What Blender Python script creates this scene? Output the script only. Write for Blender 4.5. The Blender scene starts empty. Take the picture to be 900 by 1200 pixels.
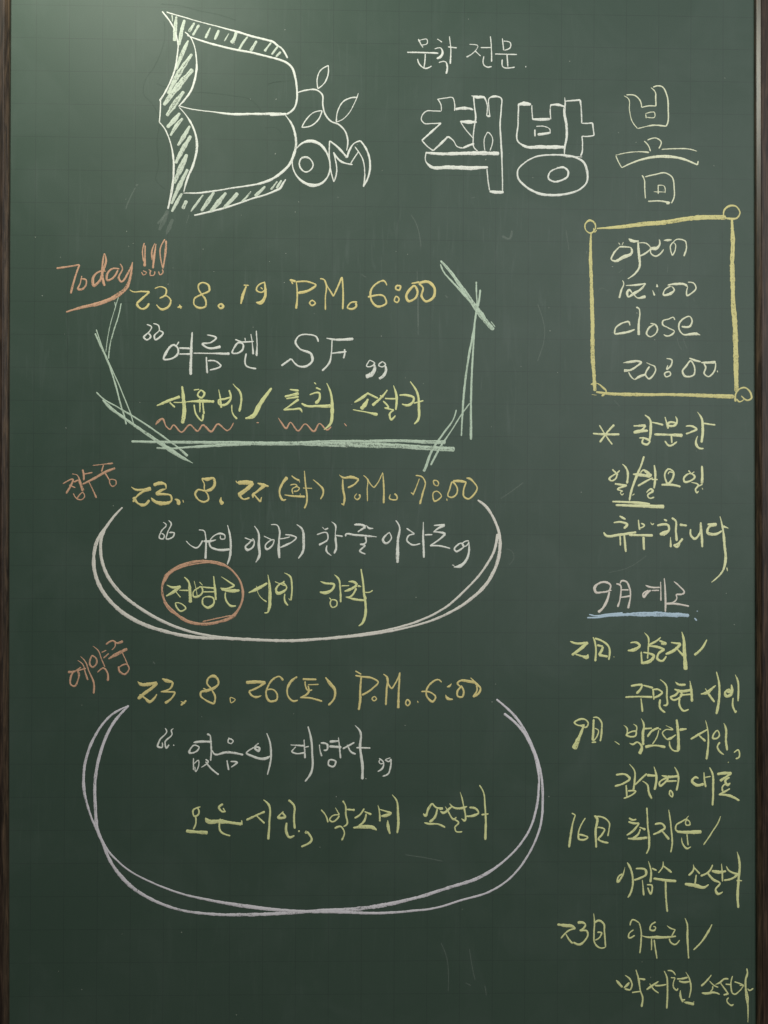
import bpy, math, random
from mathutils import Matrix, Vector, noise

# ------------------------------------------------------------------ clear
for blk in (bpy.data.objects, bpy.data.meshes, bpy.data.materials, bpy.data.lights, bpy.data.cameras):
    for it in list(blk):
        blk.remove(it)
S = bpy.context.scene
COL = S.collection

# ------------------------------------------------------------------ camera
# board coordinates: X to the right, Y down, Z into the board (metres); world = (X, Z, TOP - Y)
TOP = 2.10
ROT = [[0.9998022188289392, -0.005243944669451753, -0.01918395863824401],
       [0.00530990109869578, 0.9999801603539713, 0.0033887827855791893],
       [0.019165807445870833, -0.0034899774712019325, 0.9998102279343807]]
CAM = (0.50847447, 0.77020063, -1.17174653)
def W(v): return Vector((v[0], v[2], TOP - v[1]))
def Wd(v): return Vector((v[0], v[2], -v[1]))
cd = bpy.data.cameras.new('camera'); cam = bpy.data.objects.new('camera', cd); COL.objects.link(cam)
r, d, f = Wd(ROT[0]), Wd(ROT[1]), Wd(ROT[2])
m = Matrix((( r.x, -d.x, -f.x), (r.y, -d.y, -f.y), (r.z, -d.z, -f.z))).to_4x4()
m.translation = W(CAM)
cam.matrix_world = m
cd.sensor_fit = 'VERTICAL'; cd.sensor_height = 24.0; cd.lens = 18.0; cd.clip_start = 0.01; cd.clip_end = 50
S.camera = cam

# ------------------------------------------------------------------ world, lamps, exposure
w = bpy.data.worlds.new('World'); S.world = w; w.use_nodes = True
w.node_tree.nodes['Background'].inputs[0].default_value = (0.80, 0.92, 1.0, 1)
w.node_tree.nodes['Background'].inputs[1].default_value = 0.012
def lamp(name, loc, target, size, power, color, sy=None):
    l = bpy.data.lights.new(name, 'AREA'); l.energy = power; l.color = color
    l.shape = 'RECTANGLE'; l.size = size; l.size_y = sy or size
    o = bpy.data.objects.new(name, l); COL.objects.link(o)
    o.location = W(loc); o.rotation_euler = (W(target) - W(loc)).to_track_quat('-Z', 'Y').to_euler()
    return o
lamp('ceiling_lamp', (1.488, -0.002, -1.955), (0.53, 0.70, 0.0), 1.50, 36.5, (1.0, 1.0, 1.0))
lamp('ceiling_lamp', (-0.03, -0.512, -0.502), (0.30, 0.60, 0.0), 0.25, 9.2, (0.98, 1.0, 0.86))
S.view_settings.view_transform = 'Standard'; S.view_settings.look = 'None'
S.view_settings.exposure = 0.0; S.view_settings.gamma = 1.0; S.view_settings.use_curve_mapping = False
S.render.resolution_x = 768; S.render.resolution_y = 1024

# ------------------------------------------------------------------ materials
def mat(name):
    m = bpy.data.materials.new(name); m.use_nodes = True
    nt = m.node_tree; b = nt.nodes['Principled BSDF']
    return m, nt, b
def N(nt, t, **k):
    n = nt.nodes.new(t)
    for a, v in k.items(): setattr(n, a, v)
    return n
def link(nt, a, b): nt.links.new(a, b)
def setin(n, **k):
    for a, v in k.items(): n.inputs[a.replace('_', ' ')].default_value = v
def math_(nt, op, a, b=None, clamp=False):
    n = N(nt, 'ShaderNodeMath', operation=op, use_clamp=clamp)
    for i, v in enumerate((a, b)):
        if v is None: continue
        if isinstance(v, (int, float)): n.inputs[i].default_value = v
        else: link(nt, v, n.inputs[i])
    return n.outputs[0]
def noise_(nt, vec, scale, detail=3, rough=0.55, dist=0.0, stretch=None, rot=None):
    if stretch or rot:
        mp = N(nt, 'ShaderNodeMapping')
        if stretch: mp.inputs['Scale'].default_value = stretch
        if rot: mp.inputs['Rotation'].default_value = rot
        link(nt, vec, mp.inputs['Vector']); vec = mp.outputs[0]
    n = N(nt, 'ShaderNodeTexNoise'); setin(n, Scale=scale, Detail=detail, Roughness=rough, Distortion=dist)
    link(nt, vec, n.inputs['Vector']); return n.outputs[0]
def ramp(nt, v, stops):
    n = N(nt, 'ShaderNodeValToRGB'); cr = n.color_ramp
    while len(cr.elements) < len(stops): cr.elements.new(0.5)
    for e, (p, c) in zip(cr.elements, stops):
        e.position = p; e.color = (c, c, c, 1) if isinstance(c, (int, float)) else (*c, 1)
    link(nt, v, n.inputs[0]); return n.outputs[0]
def mix(nt, fac, a, b, mode='MIX'):
    n = N(nt, 'ShaderNodeMix', data_type='RGBA', blend_type=mode)
    for i, v in ((0, fac), (6, a), (7, b)):
        if isinstance(v, (int, float)): n.inputs[i].default_value = v
        elif isinstance(v, tuple): n.inputs[i].default_value = (*v, 1)
        else: link(nt, v, n.inputs[i])
    return n.outputs[2]

def math_vec(nt, v, off):
    n = N(nt, 'ShaderNodeVectorMath', operation='ADD'); link(nt, v, n.inputs[0]); n.inputs[1].default_value = off
    return n.outputs[0]

def board_material():
    m, nt, b = mat('green_enamel')
    tc = N(nt, 'ShaderNodeTexCoord'); o = tc.outputs['Object']
    # printed 5 cm grid, drawn a touch darker than the enamel (object x, z in metres)
    sx = N(nt, 'ShaderNodeSeparateXYZ'); link(nt, o, sx.inputs[0])
    wob = noise_(nt, o, 6.0, 1); wob = math_(nt, 'MULTIPLY', math_(nt, 'SUBTRACT', wob, 0.5), 0.0012)
    def grid(c, off):
        v = math_(nt, 'ADD', math_(nt, 'ADD', c, off), wob)
        fr = math_(nt, 'FRACT', math_(nt, 'DIVIDE', v, 0.05))
        dd = math_(nt, 'ABSOLUTE', math_(nt, 'SUBTRACT', fr, 0.5))        # 0.5 on a line
        return math_(nt, 'MULTIPLY', math_(nt, 'SUBTRACT', dd, 0.487), 90.0, True)
    gx = grid(sx.outputs[0], 10.0); gz = grid(sx.outputs[2], 10.0 - TOP)
    g = math_(nt, 'MAXIMUM', gx, gz)
    gn = noise_(nt, o, 30, 3); g = math_(nt, 'MULTIPLY', g, math_(nt, 'ADD', gn, 0.25))
    col = mix(nt, math_(nt, 'MULTIPLY', g, 0.60), (0.042, 0.075, 0.053), (0.020, 0.030, 0.026))
    # wiped chalk: faint film and fine rub marks, strongest where the writing was rubbed out
    cloud = noise_(nt, o, 2.2, 4, 0.55, 0.5)
    haze1 = noise_(nt, o, 7.0, 4, 0.6, 0.8)
    s1 = ramp(nt, noise_(nt, o, 95, 3, 0.6, 1.2, stretch=(1.0, 1.0, 0.09), rot=(0, 0.50, 0)), [(0.56, 0.0), (0.72, 1.0)])
    s2 = ramp(nt, noise_(nt, o, 80, 3, 0.6, 1.0, stretch=(1.0, 1.0, 0.06), rot=(0, 0.03, 0)), [(0.58, 0.0), (0.74, 1.0)])
    s3 = ramp(nt, noise_(nt, o, 70, 3, 0.6, 1.5, stretch=(1.0, 1.0, 0.08), rot=(0, 1.25, 0)), [(0.58, 0.0), (0.74, 1.0)])
    m1 = ramp(nt, noise_(nt, o, 4.0, 2, 0.5, 0.3), [(0.45, 0.0), (0.62, 1.0)])
    m2 = ramp(nt, noise_(nt, math_vec(nt, o, (3.1, 0.0, 7.7)), 4.0, 2, 0.5, 0.3), [(0.48, 0.0), (0.66, 1.0)])
    m3 = ramp(nt, noise_(nt, math_vec(nt, o, (9.1, 0.0, 2.7)), 4.5, 2, 0.5, 0.3), [(0.48, 0.0), (0.64, 1.0)])
    s = math_(nt, 'ADD', math_(nt, 'MULTIPLY', s1, m1), math_(nt, 'ADD', math_(nt, 'MULTIPLY', s2, m2), math_(nt, 'MULTIPLY', s3, m3)))
    # where people reach and wipe most: an oval patch around (0.45, y 0.42)
    wx = math_(nt, 'DIVIDE', math_(nt, 'SUBTRACT', sx.outputs[0], 0.42), 0.52)
    wz = math_(nt, 'DIVIDE', math_(nt, 'SUBTRACT', sx.outputs[2], TOP - 0.44), 0.46)
    rr = math_(nt, 'ADD', math_(nt, 'MULTIPLY', wx, wx), math_(nt, 'MULTIPLY', wz, wz))
    reach = ramp(nt, rr, [(0.0, 1.0), (0.55, 0.75), (1.0, 0.28)])
    film = math_(nt, 'ADD', math_(nt, 'MULTIPLY', math_(nt, 'MULTIPLY', s, reach), 0.062),
                 math_(nt, 'ADD', math_(nt, 'MULTIPLY', ramp(nt, haze1, [(0.45, 0.0), (0.75, 1.0)]), 0.035), math_(nt, 'MULTIPLY', ramp(nt, cloud, [(0.4, 0.0), (0.7, 1.0)]), 0.014)))
    col = mix(nt, film, col, (0.42, 0.48, 0.46))
    # fine speckle of the enamel
    sp = noise_(nt, o, 1100, 2, 0.6)
    col = mix(nt, 0.45, col, ramp(nt, sp, [(0.3, 0.35), (0.7, 0.65)]), 'OVERLAY')
    link(nt, col, b.inputs['Base Color'])
    rg = math_(nt, 'ADD', math_(nt, 'MULTIPLY', noise_(nt, o, 5, 4), 0.10), 0.53)
    link(nt, rg, b.inputs['Roughness'])
    setin(b, Specular_IOR_Level=0.42)
    bp = N(nt, 'ShaderNodeBump'); setin(bp, Strength=0.12, Distance=0.0004)
    link(nt, noise_(nt, o, 700, 2), bp.inputs['Height']); link(nt, bp.outputs[0], b.inputs['Normal'])
    return m

CHALK = {  # base colours of the chalk sticks
 'W': (0.86, 0.88, 0.79), 'C': (0.84, 0.86, 0.62), 'G': (0.57, 0.70, 0.55), 'Y': (0.80, 0.69, 0.30), 'X': (0.73, 0.68, 0.31),
 'L': (0.80, 0.83, 0.40), 'O': (0.70, 0.42, 0.27), 'V': (0.78, 0.75, 0.78), 'B': (0.52, 0.67, 0.78),
 'K': (0.82, 0.76, 0.66), 'P': (0.82, 0.79, 0.70), 'F': (0.55, 0.62, 0.54), 'H': (0.72, 0.80, 0.66), 'D': (0.035, 0.055, 0.045), 'N': (0.84, 0.86, 0.50), 'S': (0.70, 0.74, 0.62)}
def chalk_material(key, cover):
    m, nt, b = mat('chalk_' + {'X': 'dull_yellow', 'W': 'white', 'C': 'cream', 'G': 'pale_green', 'Y': 'yellow', 'L': 'yellow_green', 'O': 'orange',
        'V': 'lavender', 'B': 'blue', 'K': 'off_white', 'P': 'pinkish_white', 'F': 'dust', 'H': 'hatching', 'D': 'ghost', 'N': 'warm_cream', 'S': 'specks'}[key])
    tc = N(nt, 'ShaderNodeTexCoord'); o = tc.outputs['Object']
    at = N(nt, 'ShaderNodeAttribute', attribute_name='edge'); e = at.outputs['Fac']      # 0 at the middle, 1 at the rim
    av = N(nt, 'ShaderNodeAttribute', attribute_name='dens'); dn = av.outputs['Fac']
    uvn = N(nt, 'ShaderNodeAttribute', attribute_name='run'); run = uvn.outputs['Vector']
    g1 = noise_(nt, o, 520, 3, 0.7)
    g2 = noise_(nt, o, 140, 3, 0.6)
    st = noise_(nt, run, 1.0, 3, 0.6)                                     # streaks that run with the stroke
    grain = math_(nt, 'ADD', math_(nt, 'ADD', math_(nt, 'MULTIPLY', g1, 0.45), math_(nt, 'MULTIPLY', g2, 0.25)), math_(nt, 'MULTIPLY', st, 0.45))
    # coverage = density - rim falloff + grain, sharpened
    e3 = math_(nt, 'SUBTRACT', math_(nt, 'MULTIPLY', math_(nt, 'POWER', e, 5.0), 1.5), math_(nt, 'MULTIPLY', e, 0.50))
    a = math_(nt, 'ADD', math_(nt, 'SUBTRACT', dn, math_(nt, 'MULTIPLY', e3, 0.55)), math_(nt, 'MULTIPLY', math_(nt, 'SUBTRACT', grain, 0.56), 4.6))
    a = math_(nt, 'MULTIPLY', math_(nt, 'ADD', a, 0.0), 1.7, True)
    a = math_(nt, 'MULTIPLY', a, cover)
    link(nt, a, b.inputs['Alpha'])
    c = CHALK[key]
    dark = tuple(v * 0.80 for v in c)
    col = mix(nt, ramp(nt, grain, [(0.42, 0.0), (0.62, 1.0)]), dark, c)
    link(nt, col, b.inputs['Base Color'])
    setin(b, Roughness=0.95, Specular_IOR_Level=0.1)
    bp = N(nt, 'ShaderNodeBump'); setin(bp, Strength=0.35, Distance=0.0004)
    link(nt, g1, bp.inputs['Height']); link(nt, bp.outputs[0], b.inputs['Normal'])
    return m

def wood_material(name, dark, light, rough, spec=0.5):
    m, nt, b = mat(name)
    tc = N(nt, 'ShaderNodeTexCoord'); o = tc.outputs['Object']
    g = noise_(nt, o, 190, 5, 0.65, 1.0, stretch=(1.0, 1.0, 0.07))
    g2 = noise_(nt, o, 620, 3, 0.7, 0.4, stretch=(1.0, 1.0, 0.03))
    f = math_(nt, 'ADD', math_(nt, 'MULTIPLY', g, 0.6), math_(nt, 'MULTIPLY', g2, 0.4))
    link(nt, mix(nt, ramp(nt, f, [(0.40, 0.0), (0.52, 0.45), (0.60, 1.0)]), dark, light), b.inputs['Base Color'])
    setin(b, Roughness=rough, Specular_IOR_Level=spec)
    bp = N(nt, 'ShaderNodeBump'); setin(bp, Strength=0.4, Distance=0.0005)
    link(nt, f, bp.inputs['Height']); link(nt, bp.outputs[0], b.inputs['Normal'])
    return m

# ------------------------------------------------------------------ mesh helpers
def new_obj(name, verts, faces, m, parent=None, smooth=False):
    me = bpy.data.meshes.new(name); me.from_pydata(verts, [], faces); me.update()
    if smooth:
        me.polygons.foreach_set('use_smooth', [True] * len(me.polygons))
    me.materials.append(m)
    o = bpy.data.objects.new(name, me); COL.objects.link(o)
    if parent: o.parent = parent
    return o
def prism(profile, path):
    """sweep a closed profile [(a, b)] between two stations; each station maps (a, b) to a world point"""
    vs = []; fs = []; n = len(profile)
    for st in path: vs += [st(a, b) for a, b in profile]
    for k in range(len(path) - 1):
        for i in range(n):
            j = (i + 1) % n
            fs.append((k*n+i, k*n+j, (k+1)*n+j, (k+1)*n+i))
    fs.append(tuple(range(n))[::-1]); fs.append(tuple((len(path)-1)*n + i for i in range(n)))
    return vs, fs

# ------------------------------------------------------------------ setting and board
wallm, nt, b = mat('painted_wall')
tc = N(nt, 'ShaderNodeTexCoord')
link(nt, mix(nt, noise_(nt, tc.outputs['Object'], 40, 4), (0.52, 0.51, 0.47), (0.58, 0.57, 0.53)), b.inputs['Base Color'])
setin(b, Roughness=0.85)
wall = new_obj('wall', [(-1.2, 0.035, 0.0), (2.3, 0.035, 0.0), (2.3, 0.035, 2.9), (-1.2, 0.035, 2.9),
                        (-1.2, 0.12, 0.0), (2.3, 0.12, 0.0), (2.3, 0.12, 2.9), (-1.2, 0.12, 2.9)],
               [(0, 1, 2, 3), (5, 4, 7, 6), (3, 2, 6, 7), (1, 0, 4, 5), (0, 3, 7, 4), (2, 1, 5, 6)], wallm)
wall['kind'] = 'structure'
floorm, nt, b = mat('vinyl_floor')
tc = N(nt, 'ShaderNodeTexCoord')
link(nt, mix(nt, noise_(nt, tc.outputs['Object'], 12, 4), (0.20, 0.17, 0.14), (0.26, 0.22, 0.18)), b.inputs['Base Color'])
setin(b, Roughness=0.6)
fl = new_obj('floor', [(-1.2, -2.5, 0), (2.3, -2.5, 0), (2.3, 0.035, 0), (-1.2, 0.035, 0), (-1.2, -2.5, -0.05), (2.3, -2.5, -0.05), (2.3, 0.035, -0.05), (-1.2, 0.035, -0.05)],
             [(0, 1, 2, 3), (5, 4, 7, 6), (1, 0, 4, 5), (2, 1, 5, 6), (3, 2, 6, 7), (0, 3, 7, 4)], floorm)
fl['kind'] = 'structure'

root = bpy.data.objects.new('chalkboard', None); COL.objects.link(root)
root['label'] = 'dark green gridded chalkboard in a dark wood frame covered in handwritten chalk notices'
root['category'] = 'chalkboard'

YT, YB = -0.055, 1.62                        # board area, a little beyond the picture at top and bottom
def xl(y): return -0.0381 + 0.0082 * max(0.0, y) / 1.55 * (0.4 + 0.6 * y / 1.55)     # inner edges of the stiles
def xr(y): return 1.0984 + 0.0082 * max(0.0, y) / 1.55
vs = [W((-0.055, YT - .02, 0)), W((1.125, YT - .02, 0)), W((1.125, YB + .02, 0)), W((-0.055, YB + .02, 0))]
vs += [v + Vector((0, 0.018, 0)) for v in vs]
surf = new_obj('writing_surface', vs, [(3, 2, 1, 0), (4, 5, 6, 7), (0, 1, 5, 4), (1, 2, 6, 5), (2, 3, 7, 6), (3, 0, 4, 7)], board_material(), root)

DARKW = wood_material('walnut_frame', (0.014, 0.0095, 0.007), (0.074, 0.046, 0.030), 0.5, 0.28)
LIPW = wood_material('worn_lip', (0.016, 0.011, 0.007), (0.100, 0.066, 0.038), 0.34, 0.6)
H = 0.011; WD = 0.045
# profile a: away from the board opening, b: towards the room
prof = [(0.0052, 0.0), (0.0052, 0.0104), (0.0064, H), (WD - .004, H), (WD, H - .004), (WD, -0.03), (0.0052, -0.03)]
lipp = [(0.0, 0.0), (0.0, 0.0040), (0.0008, 0.0054), (0.0050, 0.0098), (0.0051, 0.0098), (0.0051, 0.0)]
ys = [YT + (YB - YT) * k / 12 for k in range(13)]
def stile(side, rngs, prof=prof):
    def mk(y):
        def f(a, b):
            x = (xl(y) - a) if side < 0 else (xr(y) + a)
            return W((x, y, -b))
        return f
    return prism(prof, [mk(y) for y in ys])
for side in (-1, 1):
    v, fs = stile(side, None)
    if side > 0: fs = [tuple(reversed(q)) for q in fs]
    st_ = new_obj('frame_stile', v, fs, DARKW, root)
    v, fs = stile(side, None, lipp)
    if side > 0: fs = [tuple(reversed(q)) for q in fs]
    new_obj('inner_lip', v, fs, LIPW, st_)
for s in (-1, 1):
    y0 = YT if s < 0 else YB
    def mk(x):
        def f(a, b): return W((x, y0 + s * (a + 0.0005), -b + 0.0002))
        return f
    xs0 = xl(y0) - WD; xs1 = xr(y0) + WD
    v, fs = prism(prof, [mk(xs0), mk(xs1)])
    if s < 0: fs = [tuple(reversed(q)) for q in fs]
    rl_ = new_obj('frame_rail', v, fs, DARKW, root)
    v, fs = prism(lipp, [mk(xl(y0) + 0.0052), mk(xr(y0) - 0.0052)])
    if s < 0: fs = [tuple(reversed(q)) for q in fs]
    new_obj('inner_lip', v, fs, LIPW, rl_)

# ------------------------------------------------------------------ chalk strokes
HI = [[0.001101641578587786, 7.5338323600859224e-06, -0.04722976242881443],
      [-1.983750138419063e-05, 0.0011135640454903628, -0.005516334729876536],
      [-1.8191229165029207e-05, 3.213420410534192e-06, 0.8595229389847568]]
PX = 0.05 / 38.3
def on_board(x, y):
    q = [a * x + b * y + c for a, b, c in HI]
    return q[0] / q[2], q[1] / q[2]

def catmull(pts, closed, step):
    """pts: (x, y, w, sharp) in metres -> dense list of (x, y, w)"""
    n = len(pts); out = []
    segs = n if closed else n - 1
    for i in range(segs):
        p1 = pts[i]; p2 = pts[(i + 1) % n]
        p0 = pts[i - 1] if (i > 0 or closed) and not p1[3] else None
        p3 = pts[(i + 2) % n] if (i + 2 < n or closed) and not p2[3] else None
        L = math.hypot(p2[0] - p1[0], p2[1] - p1[1])
        if L < 1e-7: continue
        def tan(a, b, c):
            la = math.hypot(b[0]-a[0], b[1]-a[1]) or 1e-6; lb = math.hypot(c[0]-b[0], c[1]-b[1]) or 1e-6
            tx = ((b[0]-a[0]) / la * lb + (c[0]-b[0]) / lb * la) / (la + lb)
            ty = ((b[1]-a[1]) / la * lb + (c[1]-b[1]) / lb * la) / (la + lb)
            return tx * L, ty * L
        m1 = tan(p0, p1, p2) if p0 else None
        m2 = tan(p1, p2, p3) if p3 else None
        dx, dy = p2[0]-p1[0], p2[1]-p1[1]
        if m1 is None: m1 = (1.5*dx - 0.5*m2[0], 1.5*dy - 0.5*m2[1]) if m2 else (dx, dy)
        if m2 is None: m2 = (1.5*dx - 0.5*m1[0], 1.5*dy - 0.5*m1[1])
        k = max(2, int(L / step) + 1)
        for s in range(k):
            t = s / k; t2 = t*t; t3 = t2*t
            a, b_, c, d_ = 2*t3-3*t2+1, t3-2*t2+t, -2*t3+3*t2, t3-t2
            out.append((a*p1[0]+b_*m1[0]+c*p2[0]+d_*m2[0], a*p1[1]+b_*m1[1]+c*p2[1]+d_*m2[1], p1[2] + (p2[2]-p1[2])*(3*t2-2*t3)))
    l = pts[0] if closed else pts[-1]
    out.append((l[0], l[1], l[2]))
    return out

RNG = random.Random(11)
PROFILE = [(-1.0, 0.00003, 1.0), (-0.82, 0.00016, 0.62), (-0.45, 0.00030, 0.2), (0.0, 0.00034, 0.0), (0.45, 0.00030, 0.2), (0.82, 0.00016, 0.62), (1.0, 0.00003, 1.0)]
COUNT = [0]
class Ribbons:
    def __init__(s): s.v = []; s.f = []; s.e = []; s.d = []; s.u = []; s.o = None
    def add(s, pts, closed, dens, flat=False):
        if flat:                                                    # side of the stick: hardly tapered
            mw = max(p[2] for p in pts); pts = [(p[0], p[1], max(p[2], mw * 0.6), p[3]) for p in pts]
        if not closed and any(p[3] for p in pts[1:-1]):          # a change of direction is a fresh pull of the chalk
            run = [pts[0]]
            for p in pts[1:]:
                run.append(p)
                if p[3]: s.add([q[:3] + (False,) for q in run], False, dens); run = [p]
            if len(run) > 1: s.add([q[:3] + (False,) for q in run], False, dens)
            return
        COUNT[0] += 1
        if len(pts) < 2: return
        line = catmull(pts, closed, 0.0011)
        seed = COUNT[0] * 7.31; lift = (COUNT[0] % 9) * 0.000012
        # arc length
        L = [0.0]
        for a, b in zip(line, line[1:]): L.append(L[-1] + math.hypot(b[0]-a[0], b[1]-a[1]))
        T = L[-1]
        base = len(s.v); n = len(line); np_ = len(PROFILE); rows = []
        for i, (x, y, wd) in enumerate(line):
            a = line[max(0, i-1)] if not (closed and i == 0) else line[-2]
            b = line[min(n-1, i+1)] if not (closed and i == n-1) else line[1]
            tx, ty = b[0]-a[0], b[1]-a[1]; l = math.hypot(tx, ty) or 1e-9
            nx, ny = -ty / l, tx / l
            h = wd * 0.5
            wob = noise.noise((L[i] * 130, seed, 0)) * 0.20 + noise.noise((L[i] * 520, seed, 3)) * 0.14
            lj = noise.noise((L[i] * 700, seed, 9)) * 0.00036; rj = noise.noise((L[i] * 700, seed, 19)) * 0.00036
            h *= 1.0 + wob * 1.25
            if not closed:                                            # blunt, slightly broken ends
                q = min(L[i], T - L[i]); r_ = max(h * 0.5, 1e-5)
                if q < r_: h *= math.sqrt(max(0.0, 1 - (1 - q / r_) ** 2)) * 0.6 + 0.4
            off = noise.noise((L[i] * 60, seed, 30)) * 0.00028
            rows.append((x + nx * off, y + ny * off, nx, ny, h, lj, rj))
        for i, (x, y, nx, ny, h, lj, rj) in enumerate(rows):
            dd = dens + noise.noise((L[i] * 45, seed, 50)) * 0.22 + 0.16 - max(0.0, h * 2 / PX - 1.8) * 0.075
            for (u, z, e) in PROFILE:
                k = u * h + (lj if u < -0.7 else rj if u > 0.7 else 0)
                s.v.append(W((x + nx * k, y + ny * k, -(z * min(1.0, h / 0.0012 + .3) + lift))))
                s.e.append(e); s.d.append(dd); s.u.append((L[i] * 22 + seed, (u * h) * 1100 + seed, 0.0))
        for i in range(n - 1):
            for j in range(np_ - 1):
                a = base + i * np_ + j
                s.f.append((a, a + np_, a + np_ + 1, a + 1))
    def build(s, name, m, parent):
        o = new_obj(name, s.v, s.f, m, parent, True)
        me = o.data
        for nm, dat in (('edge', s.e), ('dens', s.d)):
            at = me.attributes.new(nm, 'FLOAT', 'POINT'); at.data.foreach_set('value', dat)
        at = me.attributes.new('run', 'FLOAT_VECTOR', 'POINT'); at.data.foreach_set('vector', [c for p in s.u for c in p])
        return o

MATS = {}
def cm(key):
    if key not in MATS: MATS[key] = chalk_material(key, {'F': 0.13, 'H': 0.88, 'D': 0.09, 'S': 0.55}.get(key, 1.0))
    return MATS[key]
DENS = {'F': 0.55, 'H': 0.62, 'O': 0.56, 'V': 0.66, 'G': 0.60, 'D': 0.7, 'X': 0.74, 'W': 0.70}

def draw(text):
    part = None; key = 'W'; rib = None; sub = None; ox = oy = 0; sc = 1; cur = None
    pend = None
    state = dict(part=None, rib=None, name=None, key='W', anchor=None)
    def flush_stroke():
        nonlocal cur
        if cur and state['rib'] is not None:
            state['rib'].add(cur['p'], cur['c'], DENS.get(state['k2'], 0.76), state['k2'] == 'H')
        cur = None
    def flush_obj():
        if state['rib'] is not None and state['rib'].v:
            k = state['k2']
            if state['sub']:
                o = state['rib'].build(state['name'], cm(k), state['part'])
            else:
                o = state['rib'].build(state['pname'], cm(k), root)
                if state['plabel']: o['label'] = state['plabel']
                state['part'] = o
        state['rib'] = None
    for ln in text.strip().splitlines():
        ln = ln.strip()
        if not ln: continue
        if ln[0] == 'P':
            flush_stroke(); flush_obj()
            nm, k, lab = ln[2:].split('|')
            state.update(part=None, key=k, k2=k, pname=nm, plabel=lab, sub=False, rib=Ribbons())
        elif ln[0] == 'S':
            flush_stroke(); flush_obj()
            if state['part'] is None:
                e = bpy.data.objects.new(state['pname'], None); COL.objects.link(e); e.parent = root
                e['label'] = state['plabel']; state['part'] = e
            nm = ln[2:].strip(); k2 = state['key']
            if nm == 'shading_hatch': k2 = 'H'
            state.update(name=nm, sub=True, k2=k2, rib=Ribbons())
        elif ln[0] == '@':
            _, a, b_, c = ln.split(); ox, oy, sc = float(a), float(b_), float(c)
        else:
            if ln[0] == '+':
                toks = ln[1:].split(); closed = None; wdef = cur['w']
            else:
                flush_stroke()
                hd, rest = ln.split(':', 1); closed = hd[0] == 'c'; wdef = float(hd.lstrip('c')); toks = rest.split()
                wdef = wdef / sc
                cur = dict(p=[], c=closed, w=wdef)
            for t in toks:
                sharp = t.endswith('!'); t = t.rstrip('!')
                q = t.split(',')
                x = ox + float(q[0]) / sc; y = oy + float(q[1]) / sc
                if len(q) > 2: wdef = float(q[2]) / sc
                elif len(ln) and cur and len(q) == 2 and not cur['p']: pass
                bx_, by_ = on_board(x, y)
                cur['p'].append((bx_, by_, max(wdef, 0.7) * PX * WSCALE, sharp))
            cur['w'] = wdef
    flush_stroke(); flush_obj()

WSCALE = 0.95

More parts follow.
